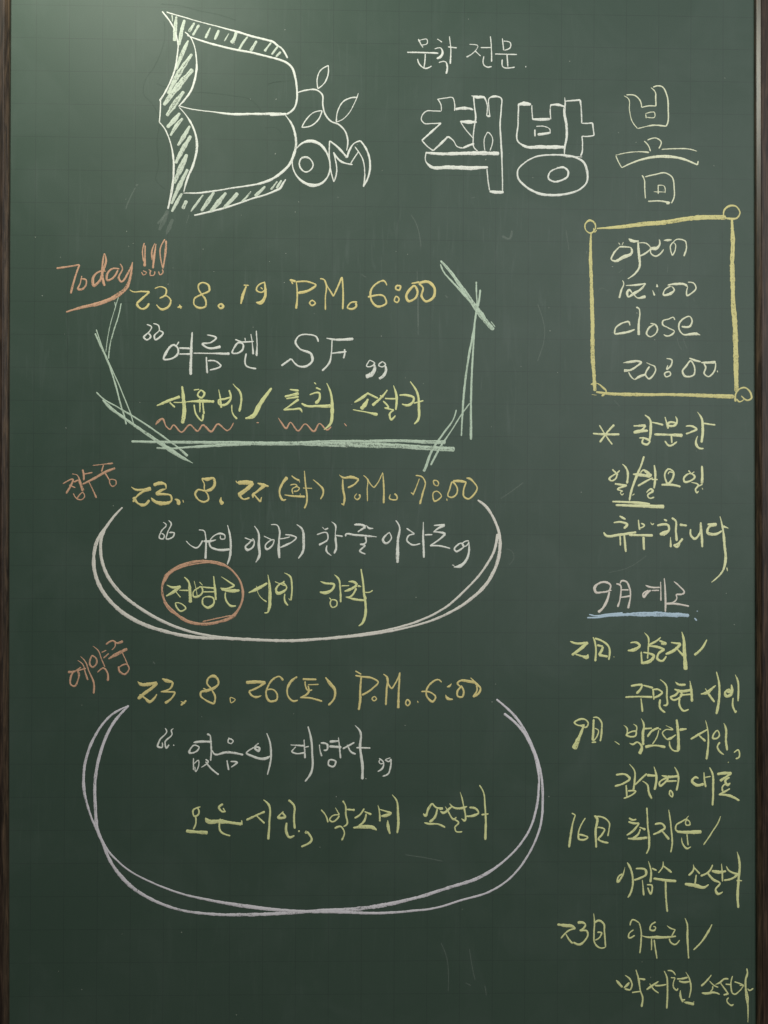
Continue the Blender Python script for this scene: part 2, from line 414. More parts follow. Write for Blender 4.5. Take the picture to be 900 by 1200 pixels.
STROKES = '''
P chalk_logo|W|white chalk open book drawing with a leafy twig and letters O and M
S book_outline
@ 180 0 6
11: 90,85,8 200,118 330,155 450,187 600,227,14 700,258 800,282 840,295 870,320
@ 300 50 6
+ 178,38,12 205,75 222,110
@ 180 0 6
10: 60,80 100,130 135,185 160,250 172,320 165,400 150,490,12 120,570 80,650 42,710
9: 49,706 47,780 40,860!
@ 180 120 6
+ 75,180 100,230 125,310 140,400,14 140,500,14 128,620,16 100,750,14
@ 180 0 6
12: 220,225,8 260,265 285,320 300,400 302,480,14 290,560 262,640,14 220,700 175,750,8
11: 235,250,8 330,285,12 450,320,14 590,352 700,372,14 800,398 900,425
@ 300 50 6
+ 215,142,16 255,180 275,240 288,330,14 288,400 270,460 215,505
@ 180 0 6
14: 180,745,8 250,765 400,785 550,803,17 700,802,17 900,803,19
@ 300 50 6
+ 100,508,18 215,502
15: 205,510,8 250,570,12 275,640,16 282,710 265,790,18 240,850 190,905 120,955,18 50,985
@ 180 120 6
+ 700,580,12 560,602 420,625 300,638 205,638,6
11: 180,35,7 220,80 260,140,13 290,210 305,290,16 295,380 275,450 240,530 212,630,7
12: 285,795,12 400,768,14 500,742 600,710,12 700,675 800,645,12 870,615,16
@ 300 50 6
+ 165,1028,16 190,990 210,960,8
S shading_hatch
@ 180 0 6
8: 130,105 134,152
24: 162,115,16 152,200,26 148,290,26
20: 218,140 192,240,28 180,320,10
22: 287,160,16 250,225,25
22: 320,175,18 275,250
6: 400,195 375,245,18 365,270,18
26: 460,212,20 430,280
6: 530,235 497,290,10
12: 582,215 572,260,24 548,305,32
12: 662,258 630,300,16 600,350,18
20: 725,288 680,360
12: 828,300 800,335 780,362,20
20: 880,318,14 830,385
16: 895,365 860,400
10: 245,285 200,380,30 160,490,12
10: 270,380 170,530,38 100,660,12
30: 275,487,22 170,610,44 70,740,24
28: 212,642,22 150,730,42 92,815,10
@ 180 120 6
14: 185,75 140,130,36 95,178,22
14: 205,112 160,165,28 118,235,10
14: 255,165 215,235,30 170,305,10
14: 262,235 205,330,36 155,430,14
24: 235,365 195,455,42 142,570,14
16: 240,470 190,570,34 125,715,10
12: 200,640 165,700,26 128,770,14
24: 232,690 205,750
12: 350,650 300,715,18 262,768,8
18: 425,630 380,700,32 335,765,20
14: 510,635 450,710,36 400,770,26
30: 592,637,26 545,690 492,745,22
8: 685,625 650,670,16 620,700,16
10: 785,590 735,640,26 712,660,20
12: 870,555 825,615,16
14: 900,548 865,605,22
S twig
@ 300 50 6
9: 290,352 350,335,11 430,335 465,365,11 470,440 490,510 530,555 580,575 625,620 645,680,12 637,760,7
S leaf
8: 435,325! 430,260 450,200 510,160! 508,220 480,285 435,325
S leaf
8: 465,478! 400,495 350,545,9 322,597! 380,588,10 440,540 465,478
S leaf
9: 565,560! 575,480 620,410 670,388 715,385,12
9: 720,355,6 695,420 650,500 600,545 565,560
S letter
14: 285,745,8 330,705,14 390,692,24 450,715,20 500,780,14 522,870,10 505,940,11 460,990,16 405,1004,24 340,985,18 285,935,12 255,850,8 265,790,8
9: 318,812,14 355,806,13 390,830,9 402,862 385,895,11 350,910,10 315,885,11 304,850,9 318,812,12
S letter
9: 518,690! 580,740,16 640,810,14! 660,750 690,710,8 735,690,13! 780,760 803,860,14 790,940,13 755,1015,10! 765,920,8 750,820,9 720,765,8 695,732,7
8: 720,768 665,850
9: 518,690 515,800 525,900 548,980! 568,900,9 560,830 545,770,10! 590,830,14 680,858,10
P chalk_lettering|W|small white chalk heading of two words at the top
@ 470 30 6
S syllable
8: 122,95 135,125 155,155
7: 120,110 185,102 185,125 145,138
10: 42,188 160,190 262,195,12
9: 170,200 168,250 160,295
9: 115,235 135,280 170,301 215,285
S syllable
8: 253,94,5 270,105 288,118,10
9: 235,165,7 280,160 292,195,16 275,222,18 250,232,12
11: 265,260,8 315,258 325,290,14 318,340,12
11: 340,75,7 350,180 345,270,13
9: 330,150 392,157
S syllable
9: 480,132,6 540,145 520,180 460,222,10
8: 520,178 560,215
8: 560,155 635,155
11: 628,75,7 635,160 637,255,10
9: 583,215 585,280 605,292 637,288
S syllable
8: 712,90 722,175
8: 720,110 770,125 770,150 725,175
12: 660,200,8 740,202 815,204
10: 745,205 752,290
9: 712,238 714,287 800,292
S full_stop
12: 874,288 880,289
P chalk_lettering|W|large white outlined chalk letters of two broad syllables
@ 485 100 7.5
S syllable
10: 210,122! 238,170 240,228! 175,226 110,228 75,262 66,300 90,333 160,336 240,333,12! 160,405,20 70,485,12! 120,540,9 170,575,12! 240,510,20 300,450,18! 345,485,9 380,538 430,552,14! 480,530,22 530,512,20
9: 205,124 280,112 340,110 358,160 358,225,12
20: 365,210,26 450,202,26 500,208,18 522,218,10
22: 405,318,14 480,322,30 553,324,22
9: 412,325 460,395 525,470
12: 525,100,12 534,200 543,290,16 533,350,11 522,470 525,540 562,582
18: 505,92,10 560,104,26 618,108,20 635,140,10 640,270,9! 655,272,22 670,278,9! 660,200,9 665,112,10 710,98,20 765,112,12 768,200,12 758,340,13 765,480,15 772,600,16 775,700,11 780,930,11
9: 626,575 630,440 650,413 680,440 670,575
28: 102,592,20 250,602,26 450,598,32 600,596,34 750,600,34
10: 108,592 106,670 145,712,26 300,720,34 400,724,36 500,728,36 600,722,26 652,722,22
10: 642,735 650,820 665,925
24: 665,932,16 720,940,32 790,938,22
S syllable
@ 595 100 7.5
13: 95,160 92,330 95,500,13 150,535,22 300,542,34 400,543,34 505,545,26
34: 98,168,24 150,162,40 205,170,24
10: 212,175 214,240 218,300
22: 215,298,16 290,300,28 372,298,24
10: 378,300 373,230 376,175
20: 373,175,14 430,170,26 498,187,16
10: 500,105,5 505,150,12 497,230,22 515,350,24 518,460,20 502,540,16 498,610,10
14: 500,140,10 570,135,14 637,128,18! 645,200,11 650,335! 700,335,12 745,330,16! 752,390,12 760,440,12! 700,450 652,448! 658,520,12 650,600,14 640,620
8: 508,630 545,630 600,628 655,630
13: 240,388 240,450
10: 250,362 330,364 368,385 370,425
22: 262,432,24 310,428 368,418,18
c16: 380,612,14 500,615,20 600,635,16 670,680,20 698,760,22 695,850,16 640,910,14 540,950,18 400,965,22 270,950,22 160,890,18 90,810,16 88,750,14 150,680,12 250,628,14
c16: 490,722,18 530,760,16 525,800,16 470,835,18 400,845,16 357,815,16 370,765,13 430,732,11
7: 430,722 500,722
P chalk_lettering|C|cream outlined chalk syllable beside the two broad ones
@ 710 90 7.5
S syllable
11: 160,168,8 195,190 208,300 235,400 280,455! 340,440 400,428,13 530,435,12
11: 180,160 260,168 300,210 315,270! 380,256 440,258! 438,200 432,130 395,95,9
12: 415,92 450,80 490,85 535,160 548,300,13 545,400 530,436
9: 350,330 355,365
8: 345,325 430,320 430,350 360,355
11: 335,565 370,600 392,655
11: 365,557 450,542 485,570 465,632
11: 490,640 600,632 750,640,10 802,656,7
13: 85,690,8 200,665 300,660 380,666,16
10: 88,695 112,750 140,800! 260,745,14 400,708,22 520,700,28 650,715,22 805,775,12! 812,740,11
11: 318,865 335,900 342,980 348,1070
12: 345,880 430,860 520,845 580,880 600,980 600,1060 575,1112
13: 370,1095 500,1095 565,1108,16
20: 530,1112 560,1112
10: 460,950 460,1030
9: 460,955 510,960 520,1022
12: 420,1010,6 520,1014
P opening_hours_frame|X|yellow chalk frame with looped corners around the opening hours
@ 680 235 9
c16: 100,210,24 150,238,18 160,290,14 110,345,16 57,310,12 50,255,16
12: 140,290 152,335 175,310
24: 112,340,16 110,450,26 108,600,36 115,800,38 120,960,40
@ 680 350 9
+ 125,100,40 130,300,42 130,600,44 148,860,38 155,975,30
@ 680 235 9
24: 172,296,14 400,280,36 700,245,48 900,230,50
@ 770 235 7.5
+ 200,170,40 400,148,42 480,147,42 605,150,42
c14: 630,50,20 690,50,14 728,110,12 700,155,14 645,160,22 590,145,12 588,90,14
40: 657,165,24 665,350,40 660,550,42 665,740,42
@ 770 350 7.5
+ 668,20,42 685,250,48 692,500,50 697,820,38
@ 680 350 9
24: 165,985,20 280,1000,30 500,1010,38 700,1013,34 850,1012,30
@ 770 350 7.5
+ 300,848,30 500,855,36 675,862,38
@ 680 350 9
16: 110,905 175,893,10 240,940,22 272,975,16 225,1028,22
6: 120,1012 175,1018
@ 770 350 7.5
16: 690,905,24 688,850,16 720,797,13 770,782,15 818,820,15 827,880,16 800,893,18 740,853,12
12: 700,880,10 720,905,14 765,885,8
P chalk_lettering|C|cream chalk opening hours inside the yellow frame, open
@ 680 235 9
S letter
14: 415,488 350,560,18 330,628,16 360,640,24 450,600,40 543,548,28 535,500,14 480,490,16 410,488,18
10: 403,445 420,468
8: 440,470 455,438
S letter
28: 510,402,12 540,422,34 618,428,20
24: 610,440,20 614,520,26 622,600,26 625,700,24 580,770,18 500,827,8
12: 620,448 700,455,14 740,500,10 690,555,18 615,592,16
S letter
12: 833,410,12 838,460,18 795,510,30 742,518,16 745,555,16 795,588,18 840,565,18 880,515,12
14: 745,498 800,492
S letter
@ 770 235 7.5
12: 58,350,8 95,348,22 130,345,10
10: 150,360 118,400,11 120,440 135,485,13! 160,430,10 160,385,9 145,368,9 165,345,11 210,342,14 248,358,13 258,400,13 235,490,14
P chalk_lettering|C|cream chalk opening hours inside the yellow frame, 12:00
@ 680 235 9
S numeral
14: 445,842,10 458,870,12 432,950,20 412,1030,24
S numeral
12: 480,897,10 600,890,22 690,875,16! 640,935,22 560,985,30 505,1015,18 495,975,24 510,945,22 565,995,12 610,1030,14 650,1022,26 690,1012,30
S colon
16: 808,880,6 812,915,26
16: 762,945,5 783,1003,22
S numeral
@ 770 235 7.5
12: 120,752 60,800,12 55,828,14 110,822,26 152,785,14 125,752,9
S numeral
12: 92,744,10 160,735,20 255,744,22 270,760,10! 258,800,12 262,835,16 305,812,13 342,770,13 325,730,12 270,718,9
P chalk_lettering|C|cream chalk opening hours inside the yellow frame, close
@ 680 350 9
S letter
16: 525,285,12 512,240,20! 430,265,20 370,315,18 362,375,18! 430,365,22 500,352,26 575,325,14
S letter
18: 588,90,16 618,105,16 627,150,14 617,250,24 617,385,28
S letter
14: 738,262,12 790,275,18 815,320,18 790,375,14 730,400,14 702,375,18 725,310,24 775,278,12
S letter
@ 770 350 7.5
11: 157,188 145,165 100,180 50,200,14 48,225,13 95,255,12 152,292,11 135,312,16 80,328,14 58,315,8
S letter
14: 215,245,16 290,242,20 307,190,13 288,158,11 240,170,13 195,220,16 195,270,14 230,315,12 300,312,24 340,308,26 380,320,8
P chalk_lettering|C|cream chalk opening hours inside the yellow frame, 20:00
@ 680 350 9
S numeral
16: 450,680,8 520,668,28 620,662,24 640,670,24 600,710,18 520,755,22 460,760,40
12: 510,775,12 545,835,14 575,855,14! 620,825,28 690,800,24
S numeral
14: 697,675,8 745,698,12 785,715,18 795,745,16 770,805,16 722,845,22 693,815,18 730,715,20
S colon
@ 770 350 7.5
11: 82,528 128,540,14 122,590,16 85,620,14 95,585,10
c11: 65,660,13 112,645 120,665 75,685
S numeral
c14: 295,548,14 325,590,14 322,670,16 240,677,18 223,640,18 258,590,18
18: 283,522,14 340,545,20 385,555,12
S numeral
18: 385,562,10 440,562,22 515,558,24
14: 515,565,12 495,650,14 450,685,14 415,660,14 427,600,18 410,570,10
10: 528,632 533,648
P chalk_lettering|O|orange chalk word at the upper left, underlined by its own tail and followed by exclamation marks
@ 60 275 6
S letter
12: 38,237,16 120,225,11 200,212,12! 165,310,13 138,414,16
S letter
10: 215,290,8 205,340 190,385,14 215,385 245,350,12 245,320 205,314
S letter
12: 385,258,7 335,262,12 293,310,18 300,358,18 340,325,18 365,250,20 385,180,14 375,135,8 362,200,12 360,290,18 375,362,18
S letter
12: 480,242,10 430,240,12 393,280,16 395,322,14 425,312,14 460,270,14 470,248,10
S letter
12: 483,205,8 500,235,10 475,310,14 490,330,12 540,270,14 572,193,8! 560,280,16 530,370,26 460,430,30 350,480,26 220,510,22 105,545,12
S exclamation_mark
9: 655,58 643,110 650,190
12: 660,75,10 660,140 657,225,22
8: 635,263 650,284 670,270 645,255
S exclamation_mark
10: 730,60,6 708,120,12 712,180
12: 737,65,8 725,150,16 715,238,14
9: 700,250 700,288 722,285 728,258
7: 685,245 705,258
S exclamation_mark
10: 800,32 765,110,10 768,160 783,235,8
13: 808,42 802,140,15 785,240,9
9: 755,258 765,284 787,265 780,245
P chalk_lettering|Y|yellow chalk date and time above the first event, P.M. 6:00
@ 150 320 6
S numeral
12: 12,118,6 30,130,8 100,130,11 152,133,14! 110,170,16 60,215,18! 75,240,14 100,253,11 130,240,18 148,212,12
S numeral
11: 188,110,8 230,97 268,115,12 265,150,13 222,178,10! 270,162,9 300,190,11 290,230,16 235,255,16 200,222,8
S full_stop
14: 348,242,12 380,238,16
10: 362,222 372,252
S numeral
c12: 515,70,11 565,85,14 573,120,15 520,150,12 465,185,11 465,220,11 500,245,16 545,235,14 545,190,14 518,150,10 495,110,11 498,80
S full_stop
c14: 655,218 670,235 650,248 635,232
S numeral
10: 813,86 850,88
16: 832,92,12 810,150,22 793,218,13
S numeral
@ 270 315 6
11: 238,95 190,125 184,150,12 210,166,10 255,142,14
14: 240,90,8 246,150,18 242,200,20 212,240,26 180,236,14
9: 212,132 228,145
S letter
11: 417,78,18 460,90,16
9: 430,92 440,108
12: 463,92,9 470,180,11 462,282,16
12: 462,92 550,93,13 600,115,12 560,148,18 475,170,20
S full_stop
c11: 573,223 597,242 573,259 557,240
S letter
12: 630,70,10 660,78 672,105,12 668,200,9 668,290,10
10: 676,112,8 725,195,12! 785,58,12! 792,150,12 790,285,13
S full_stop
11: 892,235 845,240 823,275,12 858,283,14 885,262,14 880,240
S numeral
@ 400 295 4.5
10: 240,178,8 225,155,9 190,165 157,205,11 160,260,10 190,289,12 237,270,9 228,240,8 140,240,12
S colon
c10: 290,182 312,182 305,203 287,195
c10: 290,236,8 305,250 295,268 280,260
S numeral
12: 370,168,8 412,160,12
c11: 385,180 402,210 390,245 352,259,13 343,240 365,195
S numeral
12: 412,165,14 460,160,16 490,190,14 485,240,14 445,262,12 423,235,11 430,190,10 408,168
P chalk_lettering|W|white chalk title of the first event ending in SF, between quotation marks
@ 160 370 6
S quotation_mark
9: 72,62 105,80 92,110 52,155,13 70,170,12 100,145,12 85,125
9: 118,55 155,72 160,100,8 125,145,12 130,168 165,150,14 187,120,10 160,105
S syllable
c14: 268,208 200,275,18 190,303,14 240,305,12 292,262,16 290,228,13
9: 299,183 277,215
10: 262,200 285,222
12: 300,228 375,231,15
11: 300,270 378,270,14
16: 391,115,10 384,260,18 380,417,18
S syllable
11: 495,135,9 560,158,13 520,190,11 463,200,14 490,222,14 592,217,19
14: 400,264,9 500,265 655,268,19
11: 490,290 497,405,14
11: 500,318 560,322 592,350,13 515,382,11
S syllable
10: 693,168 740,185
c12: 722,190 680,238 672,260 710,264 748,235,13 748,200
11: 710,188 825,182
7: 762,155 765,178
12: 803,128,7 815,200 820,272,15
13: 842,105,8 847,200 845,284,15
13: 772,265 770,350,11 842,373,13
S letter
@ 310 380 6
12: 378,125,12 365,90 310,73,10 240,85 218,125,14 245,170,13 330,215,18 337,255,16 295,294,16 240,295,12 188,243,11! 118,292,14
S letter
14: 435,98,8 470,105,14 625,102,20
11: 475,110,9 470,200 460,260,13 405,328,14
11: 475,205 577,193,13
12: 562,175 564,205 555,240
S quotation_mark
8: 738,252 775,275 745,298,9 720,298,8 740,252
18: 768,275,14 775,310,22 755,350,30 712,368,30
8: 830,262 850,285,10 820,300 803,290 830,262
14: 850,292,12 853,330,18 838,360,22 805,383,20
P chalk_lettering|L|yellow green chalk names under the first title, parted by a slash
@ 170 440 6
S syllable
14: 82,213,12 160,180,20 245,148,20
10: 172,190 210,225,14
8: 200,190 290,190
22: 260,75,16 270,160,24 276,250,28 262,338,26
S syllable
c11: 395,105 418,125,14 395,158 370,140
9: 342,103 382,98
18: 288,186,8 400,181,22 487,184,18
10: 385,165,12 385,260,9
10: 405,180 414,272,13
11: 345,205 362,280 400,318,13 408,272
S syllable
10: 517,98,5 530,170,12 535,228,14
13: 590,103,12 600,170,14 565,205,18 520,202,14 517,178 565,165 600,155
12: 617,58,5 635,80,8 660,105,14 662,255,15
12: 610,205,8 615,265 647,306,14
S slash
28: 890,88,16 800,215,32 760,285,32 704,302,14
S syllable
@ 310 440 4.7368
10: 140,78,8 190,85,14
14: 112,118,12 190,100,18
14: 120,130,8 190,118,12
12: 190,132,14 145,165,10 105,192,8! 160,188,10 200,188,14 208,206,6
S syllable
7: 275,40 287,50
9: 285,68 312,80
12: 250,108,8 305,100,12 305,130,14 282,155,20
14: 205,155,10 230,168,12 300,170,14 368,170,22
14: 345,42,6 365,90,10 375,200,20 365,270,14 330,302,8
S syllable
14: 498,150,8 540,125,18 577,95,10
10: 575,100 630,128
20: 575,130,12 555,165,24 535,187,20
12: 490,190,7 560,203 628,218,17
S syllable
12: 682,80,8 655,115,11 598,166,18
9: 640,112 660,122
9: 668,128 735,130
10: 715,55,6 732,110,14 728,192,10
10: 658,142 685,180,11 665,180,8! 718,193,10! 695,215,10 703,245,12 727,222,9
S syllable
12: 748,110,7 800,112,16 828,125,12 825,145 800,165,16 762,158,8
11: 808,33,6 845,90,12 857,180,14 850,250,14 830,270,8
8: 828,155 882,140
P chalk_squiggle|O|wavy orange chalk underlines beneath the first event's names
@ 170 440 6
9: 72,348,8 90,325,16 120,305,14 150,360,9 175,380 198,350 255,400,11 315,348 370,392,11 405,350 465,394,14 510,342,13 580,388,9 623,332
7: 783,332 800,333
@ 310 440 4.7368
8: 76,235,4 95,265,9 120,294,10 142,262,7 187,308,9 225,270,7 275,310,11 305,268,7 350,302,9 370,284,8
6: 443,265 455,282
P chalk_border|G|pale green border of crossing straight chalk lines around the first event
@ 100 340 5.714
S chalk_line
9: 222,48,5 200,120 165,240 150,320 137,415
7: 197,80 203,115
10: 240,88,8 228,150 185,290 165,370 155,460,10
S chalk_line
9: 65,290,10 100,370 150,480 200,630,11 240,780 265,860 273,900
11: 73,264,8 120,400 150,470 210,600 260,720 300,820 328,918,8
S chalk_line
9: 73,683 110,720 200,775 310,840,12 420,910 540,995 620,1055 685,1112,18
20: 115,735,12 170,790,22 250,850,18 350,920 480,1010,24 560,1065,30 630,1110,24 720,1160,5
S chalk_line
@ 150 500 4.5
15: 18,78,12 100,80,13 250,82,16 400,83,16 600,86,20 750,89,22 900,88,24
@ 340 490 4.5
+ 200,138,26 400,142,30 600,149,26 750,159,26 868,164,26
12: 50,128 200,122 400,122,16 600,120,16 730,126,20 820,127,22
@ 150 500 4.5
10: 150,113 220,115,10 350,107,14 500,98,16 650,92,16
S chalk_line
@ 480 290 4.6154
10: 253,878,7 243,915 180,1010,11 120,1100,13 82,1200,16 76,1212,16
11: 325,843,7 280,905 220,1000 160,1090,12 115,1178,12
S chalk_line
10: 360,185 362,260,8 365,310 358,360 340,480,11 315,620 295,780,12 280,1020,9
10: 382,228 372,310 358,370 347,500 338,650,11 332,850 332,950,13 332,1040,14
S chalk_line
16: 167,72,12 220,130,16 270,200,20 330,285,26 380,355,32 430,420,24 455,445,22
8: 167,90 180,125 240,195,10 300,260,14 340,305,12
6: 440,400 462,430
P chalk_lettering|O|small orange chalk word slanting at the upper left of the second event
@ 60 530 6
S syllable
11: 82,222,8 150,190,13 105,290,14
8: 125,230 170,250
11: 147,153,6 180,160 205,220,18 225,275,18
13: 160,210 190,195
8: 155,290 185,330 215,333 235,310 225,285 180,325,9
S syllable
11: 220,122,14 228,160 228,198,12
10: 228,155 290,142
15: 220,225,14 300,185,16 380,140,18 450,112,16
11: 265,208,9 290,260 318,322,12
S syllable
8: 292,93,6 355,86 435,78,12
10: 368,90 355,138
10: 380,148 408,195
c8: 412,195 455,200 455,225 430,240 412,215
P chalk_lettering|Y|yellow chalk date and time above the second event, P.M. 7:00
@ 60 530 6
S numeral
16: 562,243,5 590,262,14 650,263,18 702,255,30! 650,275,16 590,325,14 575,350,14
18: 580,315,24 610,360,14 650,372,24 690,335,16
S numeral
22: 720,232,26 770,218,26 800,225,14 808,258,7! 770,270,20 745,290,26 800,295,14 840,305,14 845,340,12 790,360,30 720,340,22 702,320,10
S full_stop
14: 868,330,8 890,340,20 895,370,24
@ 200 540 6
7: 85,275 90,295
12: 35,268,7 60,285,16 55,310,22
S numeral
c13: 222,130,12 260,130,24 300,122,16 308,170,20 285,200,24 245,212,12 190,205,14 172,230,13 190,270,13 235,290,12 265,275,13 262,240,12 238,205,9 235,160
S full_stop
14: 355,255,6 352,285,22 368,305,30
S numeral
28: 470,155,22 530,153,34 580,155,26! 540,195,26 500,225,30 475,240,34
12: 480,235,20 510,270,12 555,260,12
7: 458,140 468,158
S numeral
20: 610,158,10 650,170,26 690,180,10
14: 660,175,22 610,215,16 580,240,22 578,262,8
10: 588,240 630,290,14! 640,255,8
S bracket
14: 820,115,22 780,170,16 765,220,14 775,260,14 790,280,16! 812,272,8
S syllable
@ 320 540 6
9: 130,105 155,125,10 185,140,16
6: 185,140 188,155
8: 120,172 165,172 170,182! 135,200 140,235
9: 155,180 185,195 175,210 145,215
12: 80,240,9 140,248,12 225,252,16
11: 220,70,7 228,170,11 238,250,12 235,300,12 220,335,14
7: 210,192 275,195
8: 188,232 195,238
S bracket
10: 280,132,6 320,165,11 352,205,14 350,240,12 332,270,10
S letter
14: 465,98,5 490,118,14 550,115,20 603,130,12! 580,160,12 525,190,14
14: 490,130,10 492,200,14 502,270,16 495,310,12
8: 480,300 500,315
S full_stop
9: 590,230,7 575,260 590,272,11 612,255,11 605,235
S letter
10: 635,103,8 660,125 662,200 663,285
10: 665,125,8 685,165 710,190! 740,150 770,82! 778,180,12 778,300,14
S full_stop
10: 825,235,6 818,265,10 872,268,11 870,250 852,232
S numeral
@ 450 540 6
12: 222,103,9 270,115,10 290,150,10 275,220,12 252,305,14
11: 248,125,8 225,190 203,242,12
8: 188,225 205,232
S colon
c9: 350,140 370,140 383,155 378,175 355,170
c10: 350,222,8 368,215 403,248 355,285,12
S numeral
c11: 480,150 515,195 510,235 475,258,12 452,250,10 462,200
8: 440,265 443,282
18: 485,143,16 530,143,22 580,152,12
S numeral
11: 578,150,10 558,220,12 560,250 590,268,13 630,240 655,190,10 630,150,11 605,128,16 578,122,8
P chalk_lettering|W|white chalk title of the second event in thin strokes ending with a hooked mark
@ 170 600 6
S quotation_mark
8: 127,72,5 148,90,9 115,135 103,185,10 125,190 135,165 115,150
8: 165,58,5 183,78,9 160,140 150,190,10 200,170,12 205,150 170,145
S syllable
9: 288,203,7 320,235 358,253,11 405,200
10: 378,127,9 415,135 425,170 428,250,14 425,330,16
10: 410,205 450,208,18 500,195,6
9: 450,210,8 490,165 530,152,14 560,165,9 560,188,8 530,188 530,165,8
12: 450,210 460,245 500,263,16 595,262,18
13: 580,92,7 595,160,12 603,240,16 595,320 578,370,8
S syllable
@ 170 600 6
8: 700,182 760,205
c12: 760,190,7 768,215,10 755,250,12 715,265,20 705,250,12 735,215,12
14: 768,98,6 795,140,12 800,230,18 803,310,18 778,355,8
S syllable
@ 300 600 6
8: 55,170 110,195
c11: 125,195,8 115,235,10 72,260,16 65,245,11 95,205,9
13: 105,90,7 150,95,9 165,130,12 162,200,13 160,270,20 165,325,16
9: 165,190,9 200,185 240,175
S syllable
10: 205,160,8 250,165,12 282,180,10 255,210,10 215,230,16 170,250,10
14: 285,88,7 320,115,13 335,200,18 328,280,16 298,328,10
S syllable
9: 465,105,5 485,125,6
11: 485,125 508,113
10: 428,160,9 500,150,10 505,190,10 445,230,14 500,205,9
11: 500,235,9 495,270,14 530,308,8
10: 530,68,4 556,90,12 558,150,7 560,200,14 562,260,16 548,292,12
11: 562,165 610,172
S syllable
13: 690,90,12 760,98,20 770,105! 715,140,10
10: 775,92,5 795,115,14 825,115,7
14: 630,172,14 630,162,12 700,162,14 780,168,14 850,175,6
11: 768,175,16 772,215,11 730,228,11! 765,235,12 730,275,12 770,297,10
S syllable
@ 420 600 6
11: 215,145,9 175,205,18 190,220,14 232,185,9 215,140,6 
15: 262,60,8 285,95,10 278,200,18 275,300,26 275,358,22
S syllable
11: 338,115,10 395,155,10! 350,170 340,195,11 375,230,13 435,222,9
13: 457,70,6 455,160,12 458,250,14 460,322,16
10: 465,162 520,160,10
S syllable
13: 530,95,9 608,92,18! 555,120,14 530,138,10
12: 525,140,8 600,150,16 612,155! 560,200,11 503,238,10! 580,240,12 645,257,10
S quotation_mark
c10: 722,220 692,236 674,262,12 686,278,13 715,266,12 742,240,9
9: 778,203 752,206 730,226 738,243 758,238 776,214,8
13: 776,208,9 778,270,13 760,335,18 720,378,24 670,387,10
5: 658,372 675,378
P chalk_lettering|L|yellow green chalk name and two further words below the second title, the name circled in orange
@ 180 650 6
S syllable
14: 92,213,6 130,230,16 190,222,18! 150,255,22 88,292,12
9: 155,260,7 190,300,9
12: 180,250,8 245,252,10
13: 215,158,8 245,190,14 255,250,20 258,338,24
c10: 155,340,8 180,340 225,380,13 190,398,12 162,370
S syllable
c10: 335,228,10 345,260,12 320,290,14 280,295,14 278,265,10 305,240,10
9: 285,185,5 300,250 308,305
9: 322,192,7 345,215
10: 320,225,9 440,238,13
10: 350,262 430,262
15: 422,150,8 430,230,16 437,320,14
c12: 350,305,9 420,308,12 425,340,14 380,372,18 345,345,12
S syllable
12: 475,155,4 520,185,10 570,218,12! 510,240,13 468,235,9
18: 475,245,14 540,255,24 605,252,20
11: 505,265,9 505,310,12 545,360,16 580,360,8
S syllable
16: 668,268,10 730,240,24 800,200,16
9: 722,220,5 745,290 795,333,10
19: 803,140,5 815,220,16 818,300,24 812,380,22 800,408,10 778,410,8
S syllable
@ 300 660 6
7: 133,130 205,160
c14: 190,140,10 215,175,10 190,200,18 150,210,22 140,190,16
11: 200,125 185,145
13: 198,68,5 240,95,12 252,160,12 245,262,12
12: 203,215,9 203,270,14 225,298,11
5: 228,248 240,262
S syllable
16: 452,128,5 480,140,14 550,155,16 540,180,16 490,208,24 448,203,12
13: 550,80,3 580,110,14 592,180,12 595,275,14
9: 600,160 655,158
c10: 530,260 565,265 565,300 535,310 522,280
7: 515,242 530,262
S syllable
14: 650,130,10 700,140,18 710,155,20! 660,185,20 622,198,14
9: 715,160,16 740,165,9
12: 705,175,13 655,238,12 630,238,8! 700,255,16 770,262,14
17: 738,40,10 752,130,14 760,220,16 770,290,16 765,380,20 745,425,16 722,443,8
9: 765,205 800,203 820,190
8: 765,225 775,245 765,265
P chalk_ring|O|orange chalk ring drawn several times around the name of the second event
@ 180 650 6
c18: 60,230,14 90,150,26 180,85,26 290,50,18 390,47,16 480,65,18 560,120,13 610,190,13 628,270,18 610,360,14 560,430,24 450,475,20 340,488,20 230,465,24 140,400,18 80,330,16
9: 80,190 120,130,9 200,90,8 300,65 400,58 490,80 
9: 345,470 430,452 510,435 570,425
8: 70,330 120,400 200,440 260,475
P chalk_oval|P|open double line of off-white chalk bent around the second event
@ 100 570 3.6
13: 157,88,6 110,140,10 70,210,13 66,290,13 90,370,14 150,450,13 240,520,13 340,575,12 450,615,11 560,635,10 700,646,12 900,650,13
@ 350 570 3.6
+ 100,642,9 250,625,8 400,600,9 500,570,9 620,510,9 700,440,9 780,350,9 825,270,11 840,200,13
@ 100 570 3.6
13: 157,88,6 95,160,10 50,230,14 35,320,15 60,420,16 120,500,16 220,570,16 330,610,15 450,635,14 600,642,12 760,650,9
@ 350 570 3.6
10: 0,650 150,640 300,625,9 440,600,8 600,550,10 720,480,13 800,400,15 845,290,15 848,210,12 820,130,10 790,85,12 755,58,8
P chalk_lettering|O|orange chalk word slanting upward at the upper left of the third event
@ 70 745 6
S syllable
18: 58,255,20 85,255,16 150,222,10
12: 100,250,10 75,300,14 80,345,13 100,355,12 130,310,12 135,270,14 120,235,10
11: 130,245 185,230
9: 125,173,4 160,200,8 180,260,10 197,312,14
10: 145,145,4 175,175,9 205,250,10 240,340,14 238,407,14
S syllable
c10: 225,142 255,160,11 260,190,12 228,222,12 212,205 215,165
9: 232,72,4 270,105,8 295,170,8 318,220,10
9: 295,118 328,102
10: 308,158 345,125
11: 265,258,10 310,228,12 335,260,12 338,318,18
S syllable
